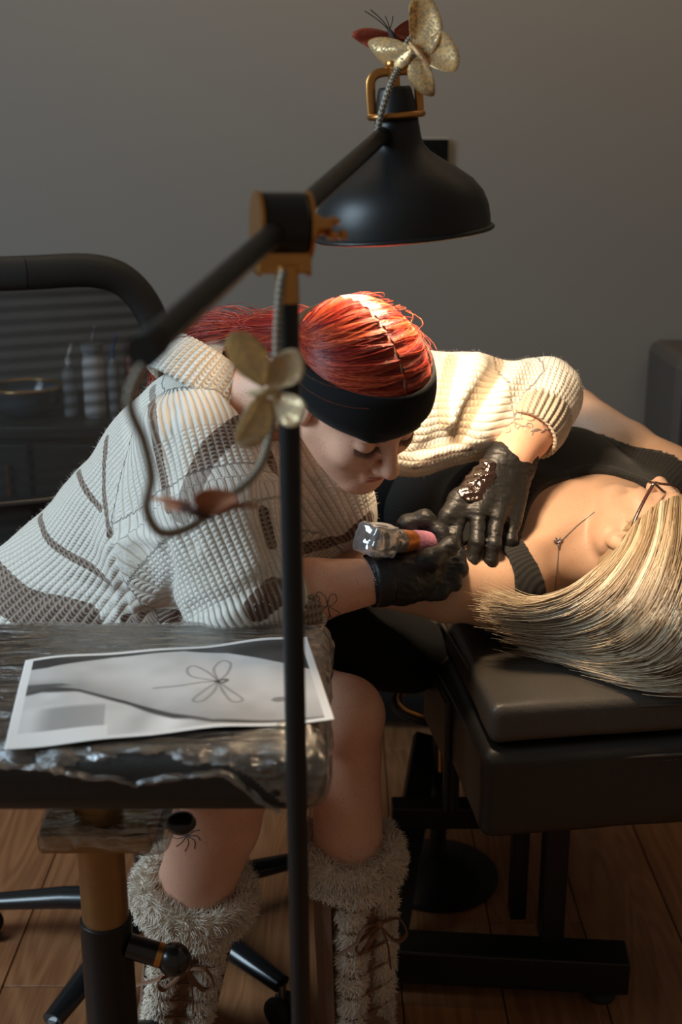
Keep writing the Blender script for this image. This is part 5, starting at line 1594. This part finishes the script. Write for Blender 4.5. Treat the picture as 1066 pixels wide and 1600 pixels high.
V, F = lathe([(0.010, 0.088), (0.0175, 0.092), (0.0185, 0.10), (0.0185, 0.122), (0.0175, 0.130), (0.013, 0.136), (0.006, 0.137)], mA, mR, 32)
mk('grip_wrap', V, F, mat('pink cohesive wrap', (0.62, 0.25, 0.36), 0.85, var=0.12, vscale=90, bump=0.6, bscale=260), mach)
V, F = lathe([(0.006, 0.135), (0.0055, 0.150), (0.003, 0.16), (0.0006, 0.172)], mA, mR, 16); mk('needle_tip', V, F, M['steel'], mach)
# clear bag pulled over the motor
f = Field(mA - 0.06, mA + md * 0.1 + 0.06, 0.0024)
f.cap(mA + md * 0.02, mA + md * 0.074, 0.021, 0.0182, 0.0)
f.rbox(mA + md * 0.012, (0.0225, 0.0235, 0.026), 0.005, mR, 0.012)
f.displace(lambda p: 0.0045 * np.abs(noise(p, 45, 3)) + 0.0022 * np.abs(noise(p, 95, 5)), 0.012)
V, F = f.mesh()
V, F = drop_faces(V, F, ((V - mA) @ md) < 0.076)
pm = bpy.data.materials.new('clear plastic bag'); pm.use_nodes = True
N, L = nt(pm); out = N['Material Output']; N.remove(N['Principled BSDF'])
tr = N.new('ShaderNodeBsdfTransparent'); tr.inputs[0].default_value = (0.86, 0.87, 0.88, 1); glb = N.new('ShaderNodeBsdfGlossy'); glb.inputs['Roughness'].default_value = 0.12
df = N.new('ShaderNodeBsdfDiffuse'); df.inputs[0].default_value = (0.8, 0.82, 0.85, 1)
lw = N.new('ShaderNodeLayerWeight'); lw.inputs[0].default_value = 0.35
mx1 = N.new('ShaderNodeMixShader'); mx1.inputs[0].default_value = 0.35; L.new(glb.outputs[0], mx1.inputs[1]); L.new(df.outputs[0], mx1.inputs[2])
mx = N.new('ShaderNodeMixShader'); L.new(math_node(N, L, 'MULTIPLY_ADD', lw.outputs['Facing'], 0.6, 0.22), mx.inputs[0])
L.new(tr.outputs[0], mx.inputs[1]); L.new(mx1.outputs[0], mx.inputs[2]); L.new(mx.outputs[0], out.inputs['Surface'])
mk('plastic_bag', V, F, pm, mach)
# ================================================================= the person lying on the bed
client = thing('person', 'person in black tank top and glasses lying with blond hair spread on the bed', 'person', (0.3, 2.1, BZ))
M['tan_skin'] = skin_mat('tanned skin', (0.58, 0.365, 0.25), freck=0.25)
SN, SF = P(790, 915, 1.84), P(1062, 768, 2.10)
cmid = (SN + SF) / 2 + [0, 0, -0.01]
sv_ = nrm((SF - SN) * [1, 1, 0]); bd = np.array([-sv_[1], sv_[0], 0])
hips = cmid + bd * 0.46 + [0, 0, -0.01]
up_n = nrm(np.cross(sv_, bd) + np.array([0, 0, 0])); up_n = up_n * np.sign(up_n[2])
tilt = nrm(SF - SN)
flat_ax = nrm(np.cross(tilt, bd)); flat_ax = flat_ax * np.sign(flat_ax[2])
CU = nrm(np.array([0.63, -0.75, 0.10])); CF = np.array([0.33, 0.40, 0.86]); CF = nrm(CF - CU * (CF @ CU)); CR = np.cross(CF, CU)
CHR = np.stack([CR, CF, CU], 1)
CO = np.array([0.505, 1.835, 0.874])
elN, wrN = P(590, 902, 1.80), P(505, 838, 1.87)
elF, wrF = P(900, 645, 2.32), P(790, 600, 2.5)
f = Field((-0.05, 1.62, 0.70), (0.78, 2.62, 1.06), 0.0036)
def torso(f, ex=0.0):
    f.cap(cmid + bd * 0.06, hips, 0.155 + ex, 0.15 + ex, 0.04, flat=(flat_ax, 1.42))
    f.cap(SN + bd * .03, SF + bd * .03, 0.062 + ex, 0.06 + ex, 0.06)
    for s_, zz in ((-0.085, 0.0), (0.085, 0.0)):
        f.ell(cmid + bd * 0.14 + tilt * s_ + flat_ax * 0.068, np.array([0.088, 0.1, 0.076]) + ex, np.stack([tilt, bd, flat_ax], 1), 0.05)
torso(f)
nb = cmid + [0.0, 0.0, 0.015] - bd * 0.03
def cw(x, y, z): return CO + CHR @ np.array([x, y, z])
f.cap(nb, cw(0, -0.03, -0.05), 0.066, 0.052, 0.05)
# collar bones and the tendons of the neck
f.cap(SN + [0, 0, 0.045], nb + flat_ax * 0.055 - tilt * 0.02, 0.010, 0.011, 0.025)
f.cap(SF + [0, 0, 0.035], nb + flat_ax * 0.055 + tilt * 0.02, 0.010, 0.011, 0.025)
f.cap(nb + flat_ax * 0.055 - tilt * 0.015, cw(-0.06, -0.02, -0.05), 0.012, 0.014, 0.02)
f.chain([SN, P(700, 915, 1.80), elN, wrN], [0.062, 0.057, 0.045, 0.034], 0.05)
f.chain([SF, SF * .5 + elF * .5, elF, wrF], [0.062, 0.054, 0.046, 0.034], 0.05)
DT = f.D.copy() - 0.005
head_solid(f, CO, CHR)
CV, CF_ = f.mesh()
cbody = mk('body', CV, CF_, M['tan_skin'], client)
cb = bvh_of(CV, CF_)
# --- tank top
f = Field((-0.05, 1.62, 0.70), (0.78, 2.62, 1.06), 0.0036)
f.D = DT
nkc = cmid - bd * 0.055 - tilt * 0.055 + [-0.012, 0, 0.06]
nkR = np.stack([tilt, bd, flat_ax], 1)
def cut_n(g):
    q = (g - nkc) @ nkR
    y_ = np.where(q[..., 1] > 0, q[..., 1] * 1.5, q[..., 1] * 0.25)
    return np.sqrt(q[..., 0] ** 2 + y_ ** 2) - 0.139
arm_n = (P(722, 915, 1.81), P(500, 905, 1.81)); arm_f = (SF + tilt * 0.03, elF * 1.3 - SF * 0.3)
def capd(g, a_, b_, r): 
    ba = b_ - a_; q = g - a_; t_ = np.clip(q @ ba / (ba @ ba), 0, 1); return np.sqrt(((q - t_[..., None] * ba) ** 2).sum(-1)) - r
def cutter(g): return np.minimum(np.minimum(cut_n(g), capd(g, *arm_n, 0.087)), capd(g, *arm_f, 0.088))
i_ = np.argwhere(np.abs(f.D) < 0.05); 
def tankfn(p):
    e_ = cutter(p)
    return 0.0022 * noise(p, 20, 51) - 0.0022 * (e_ < 0.026) * (e_ > 0)
f.displace(tankfn, 0.03)
f.put(lambda g: -cutter(g), f.lo, f.lo + f.n * f.h, 0.0, 'int')
V, F = f.mesh()
def tank_mat():
    m = bpy.data.materials.new('black ribbed jersey'); m.use_nodes = True
    N, L = nt(m); b = N['Principled BSDF']
    b.inputs['Base Color'].default_value = (0.017, 0.016, 0.015, 1); b.inputs['Roughness'].default_value = 0.8
    b.inputs['Sheen Weight'].default_value = 0.12; b.inputs['Specular IOR Level'].default_value = 0.3
    at = N.new('ShaderNodeAttribute'); at.attribute_name = 'rib'
    sp = N.new('ShaderNodeSeparateXYZ'); L.new(at.outputs['Vector'], sp.inputs[0])
    fine = math_node(N, L, 'SINE', math_node(N, L, 'MULTIPLY', sp.outputs[0], 2 * math.pi / 0.0032))
    band = math_node(N, L, 'SINE', math_node(N, L, 'MULTIPLY', sp.outputs[1], 2 * math.pi / 0.0034))
    mx = N.new('ShaderNodeMix'); mx.data_type = 'FLOAT'; L.new(sp.outputs[2], mx.inputs['Factor']); L.new(math_node(N, L, 'MULTIPLY', fine, 0.4), mx.inputs['A']); L.new(band, mx.inputs['B'])
    bp = N.new('ShaderNodeBump'); bp.inputs['Strength'].default_value = 0.7; bp.inputs['Distance'].default_value = 0.0005
    L.new(mx.outputs['Result'], bp.inputs['Height']); L.new(bp.outputs['Normal'], b.inputs['Normal'])
    return m
tank = mk('tank_top', V, F, tank_mat(), client)
q_ = (V - nkc) @ nkR; e_ = cutter(V)
add_attr(tank, 'rib', np.stack([(V - cmid) @ tilt, np.arctan2(q_[:, 0], q_[:, 1]) * 0.11, ((e_ < 0.027)).astype(float)], 1))
# --- trousers
f = Field((-0.62, 2.1, 0.66), (0.5, 3.4, 1.02), 0.012)
kn0 = hips + bd * 0.1
for s_ in (-1, 1):
    f.chain([hips + bd * 0.02 + tilt * s_ * 0.08, np.array([-0.05 + s_ * .09, 2.78, 0.83]), np.array([-0.16 + s_ * .08, 3.18, 0.80])], [0.115, 0.078, 0.055], 0.04)
f.cap(hips, hips + bd * 0.1, 0.152, 0.15, 0.04, flat=(flat_ax, 1.35))
f.displace(lambda p: 0.004 * noise(p, 14, 61), 0.03)
V, F = f.mesh(); mk('trousers', V, F, M['black_fabric'], client)
for s_ in (-1, 1):
    a_ = np.array([-0.16 + s_ * .08, 3.18, 0.80])
    f = Field(a_ - 0.14, a_ + [0.14, 0.18, 0.18], 0.008)
    f.chain([a_, a_ + [-0.03, 0.07, -0.01], a_ + [-0.02, 0.09, 0.10]], [0.045, 0.042, 0.03], 0.03)
    V, F = f.mesh(); mk('sock', V, F, M['black_fabric'], client)

# --- blond hair
M['blond'] = hair_mat('ash blond hair', (0.20, 0.125, 0.065), (0.50, 0.37, 0.23), (0.76, 0.66, 0.50), 0.36)
gu = np.array([
    [(985, 838, .915), (962, 872, .895), (928, 905, .875), (884, 934, .848), (824, 945, .832), (772, 930, .845)],
    [(1004, 815, .935), (988, 870, .91), (945, 930, .865), (890, 963, .822), (830, 968, .804), (772, 954, .814)],
    [(1036, 792, .955), (1022, 868, .93), (982, 950, .87), (930, 988, .805), (862, 993, .772), (792, 974, .79)],
    [(1075, 785, .96), (1070, 880, .94), (1040, 970, .88), (985, 1020, .80), (905, 1022, .75), (812, 995, .758)],
    [(1110, 800, .95), (1115, 900, .92), (1095, 1000, .86), (1045, 1048, .79), (965, 1050, .744), (862, 1022, .735)],
    [(1140, 850, .92), (1150, 950, .88), (1130, 1040, .82), (1085, 1072, .77), (1010, 1072, .74), (932, 1045, .735)],
    [(1165, 920, .86), (1175, 1010, .82), (1155, 1075, .77), (1115, 1090, .745), (1062, 1085, .737), (1000, 1070, .735)]], float)
GW = np.array([[PZ(*p) for p in row] for row in gu])       # guides x points x 3
def gsample(u, v):
    rows = spline(GW.reshape(7, -1), 61).reshape(61, 6, 3)
    k = np.clip(u * 60, 0, 59.999); i = int(k); fr = k - i
    row = rows[i] * (1 - fr) + rows[min(i + 1, 60)] * fr
    return spline(row, len(v))
core = np.array([gsample(u, np.zeros(24)) for u in np.linspace(0, 1, 40)])
core[:, :, 2] -= 0.012; core[:, :, 1] += 0.014
core[:, :, 2] = np.maximum(core[:, :, 2], BZ + 0.009)
idx = np.arange(40 * 24).reshape(40, 24)
Fq = np.stack([idx[:-1, :-1], idx[1:, :-1], idx[1:, 1:], idx[:-1, 1:]], -1)[:, :17].reshape(-1, 4)
# scalp cap
f = Field(CO - 0.17, CO + 0.17, 0.005)
cr_ = np.array([0.076, 0.096, 0.086]) + 0.012
f.ell(cw(0, -0.012, 0.036), cr_, CHR, 0.0); f.ell(cw(0, -0.04, 0.0), (0.078, 0.075, 0.09), CHR, 0.02)
V, F = f.mesh(); lc = (V - CO) @ CHR
V, F = drop_faces(V, F, (lc[:, 1] < 0.035 + 0.0 * lc[:, 2]) | (lc[:, 2] > 0.085))
chair_ = mk('hair', V, F, M['blond'], client); add_attr(chair_, 'tone', np.full(len(V), 0.25), 'FLOAT')
hc_ = mk('hair_underlayer', core.reshape(-1, 3), Fq, M['blond'], chair_); add_attr(hc_, 'tone', np.full(len(core.reshape(-1, 3)), 0.18), 'FLOAT')
S = []; T = []
ncl = 170
cl_u = rng.random(ncl); cl_t = np.clip(0.52 + 0.26 * rng.normal(size=ncl), 0, 1); cl_z = rng.random(ncl)
for k in range(5200):
    c_ = rng.integers(0, ncl)
    u = np.clip(cl_u[c_] + rng.normal() * 0.012, 0, 1)
    n_ = 20
    p = gsample(u, np.zeros(n_)).copy()
    t_ = np.linspace(0, 1, n_)
    lift = (0.002 + 0.012 * cl_z[c_] * np.sin(np.pi * np.clip(t_ * 0.8 + 0.2, 0, 1))) + rng.random() * 0.003
    p[:, 2] += lift
    # tips fan out, the tail is shorter for some
    cut = 0.72 + 0.34 * rng.random()
    fan = (t_ ** 3)[:, None] * rng.normal(size=3) * [0.012, 0.012, 0.006]
    wob = 0.002 * np.stack([np.sin(9 * t_ + 6 * cl_u[c_] * 9), np.cos(7 * t_ + 5 * cl_z[c_]), 0 * t_], 1)
    p = p + fan + wob
    ti = np.linspace(0, cut, n_) * (n_ - 1); i0 = np.clip(ti.astype(int), 0, n_ - 2); fr = (ti - i0)[:, None]
    p = p[i0] * (1 - fr) + p[i0 + 1] * fr
    p[:, 2] = np.maximum(p[:, 2], BZ + 0.0105)
    S.append(p); T.append(np.clip(cl_t[c_] + 0.1 * rng.normal(), 0, 1))
strands('hair_strands', np.array(S), 0.00062, 0.0003, M['blond'], chair_, np.array(T))
# crown strands over the cap
S = []; T = []
for k in range(1600):
    th = rng.uniform(-1.9, 1.9); x0 = rng.normal() * 0.02
    a0_ = np.array([x0 * 6, 0.62, 0.95]); a1_ = np.array([-1.0 + 0.2 * rng.normal(), 0.10 + 0.5 * rng.normal() * .5, 0.45 + 0.25 * rng.normal()]); a2_ = np.array([-0.85, -0.5 + 0.3 * rng.normal(), -0.4 + 0.3 * rng.normal()])
    if rng.random() < 0.35: a1_[0] *= -1; a2_[0] *= -1
    tt = np.linspace(0, 1, 12)[:, None]
    d_ = a0_ * (1 - tt) ** 2 + 2 * a1_ * tt * (1 - tt) + a2_ * tt ** 2
    d_ /= np.linalg.norm(d_, axis=1)[:, None]
    s_ = 1 / np.sqrt(((d_ / (cr_ + 0.001 + 0.004 * rng.random())) ** 2).sum(1))
    S.append((np.array([0, -0.012, 0.036]) + d_ * s_[:, None]) @ CHR.T + CO); T.append(np.clip(0.6 + 0.25 * rng.normal(), 0, 1))
strands('crown_strands', np.array(S), 0.0006, 0.0004, M['blond'], chair_, np.array(T))

# --- glasses
gl_ = thing('eyeglasses', 'dark tortoiseshell glasses worn by the person lying on the bed', 'glasses', cw(0, 0.1, 0))
M['tortoise'] = mat('tortoiseshell', (0.06, 0.022, 0.014), 0.2, coat=0.5, var=0.6, vscale=90)
for s_ in (-1, 1):
    a_ = np.linspace(0, 2 * np.pi, 33)
    pts_ = np.array([cw(s_ * 0.033 + 0.026 * np.sign(math.cos(g_)) * abs(math.cos(g_)) ** 0.6, 0.1 - 0.006 * abs(math.cos(g_)), 0.0 + 0.02 * np.sign(math.sin(g_)) * abs(math.sin(g_)) ** 0.6) for g_ in a_])
    V, F, _ = tube(pts_, 0.0022, 8, False); mk('rim', V, F, M['tortoise'], gl_)
    gm = bpy.data.materials.get('lens glass') or mat('lens glass', (0.9, 0.9, 0.9), 0.03, alpha=0.12, var=0.01)
    V = np.vstack([[cw(s_ * 0.033, 0.097, 0)], pts_[:-1]]); F = [[0, 1 + j, 1 + (j + 1) % 32] for j in range(32)]
    ln_ = mk('lens', V, F, gm, gl_); so = ln_.modifiers.new('t', 'SOLIDIFY'); so.thickness = 0.0012
    V, F, _ = tube(spline([cw(s_ * 0.062, 0.094, 0.008), cw(s_ * 0.076, 0.085, 0.008), cw(s_ * 0.0885, 0.03, 0.006), cw(s_ * 0.0895, -0.012, 0.004), cw(s_ * 0.088, -0.03, -0.012)], 24), 0.0032, 8, True, 0.5); mk('temple', V, F, M['tortoise'], gl_)
    V, F = ball(cw(s_ * 0.075, 0.086, 0.008), 0.003, 10); mk('hinge', V, F, M['steel'], gl_)
V, F, _ = tube(spline([cw(-0.008, 0.1, 0.005), cw(0, 0.106, 0.007), cw(0.008, 0.1, 0.005)], 10), 0.0018, 8); mk('bridge', V, F, M['tortoise'], gl_)

# --- necklace
pts_ = []
for x, y in spline(np.array([(872, 945), (868, 925), (869, 895), (872, 862), (873, 849), (888, 834), (906, 818), (930, 800)], float), 60):
    h = hit(cb, x, y)
    if h[0] is not None: pts_.append(np.array(h[0] + h[1] * 0.0009))
nk = thing('necklace', 'thin silver chain with a small dragonfly pendant on the tanned chest', 'necklace', pts_[30])
V, F, _ = tube(np.array(pts_), 0.0007, 6); mk('chain', V, F, M['steel'], nk)
h = hit(cb, 872, 848); pc = np.array(h[0]) + np.array(h[1]) * 0.002; Rn = frame_from(np.array(h[1]))
parts_ = [ball(pc, 0.0022, 10)]
for g_ in (0.5, 1.2, 2.0, 2.7, 4.7):
    dv = Rn @ np.array([math.cos(g_), math.sin(g_), 0]); parts_.append(ball(pc + dv * 0.0055, 0.0045, 10, (1.0, 0.38, 0.2), np.stack([dv, np.cross(Rn[:, 2], dv), Rn[:, 2]], 1)))
mk('pendant', *join(*parts_), mat('dark silver', (0.35, 0.33, 0.4), 0.25, 0.9, var=0.3), nk)
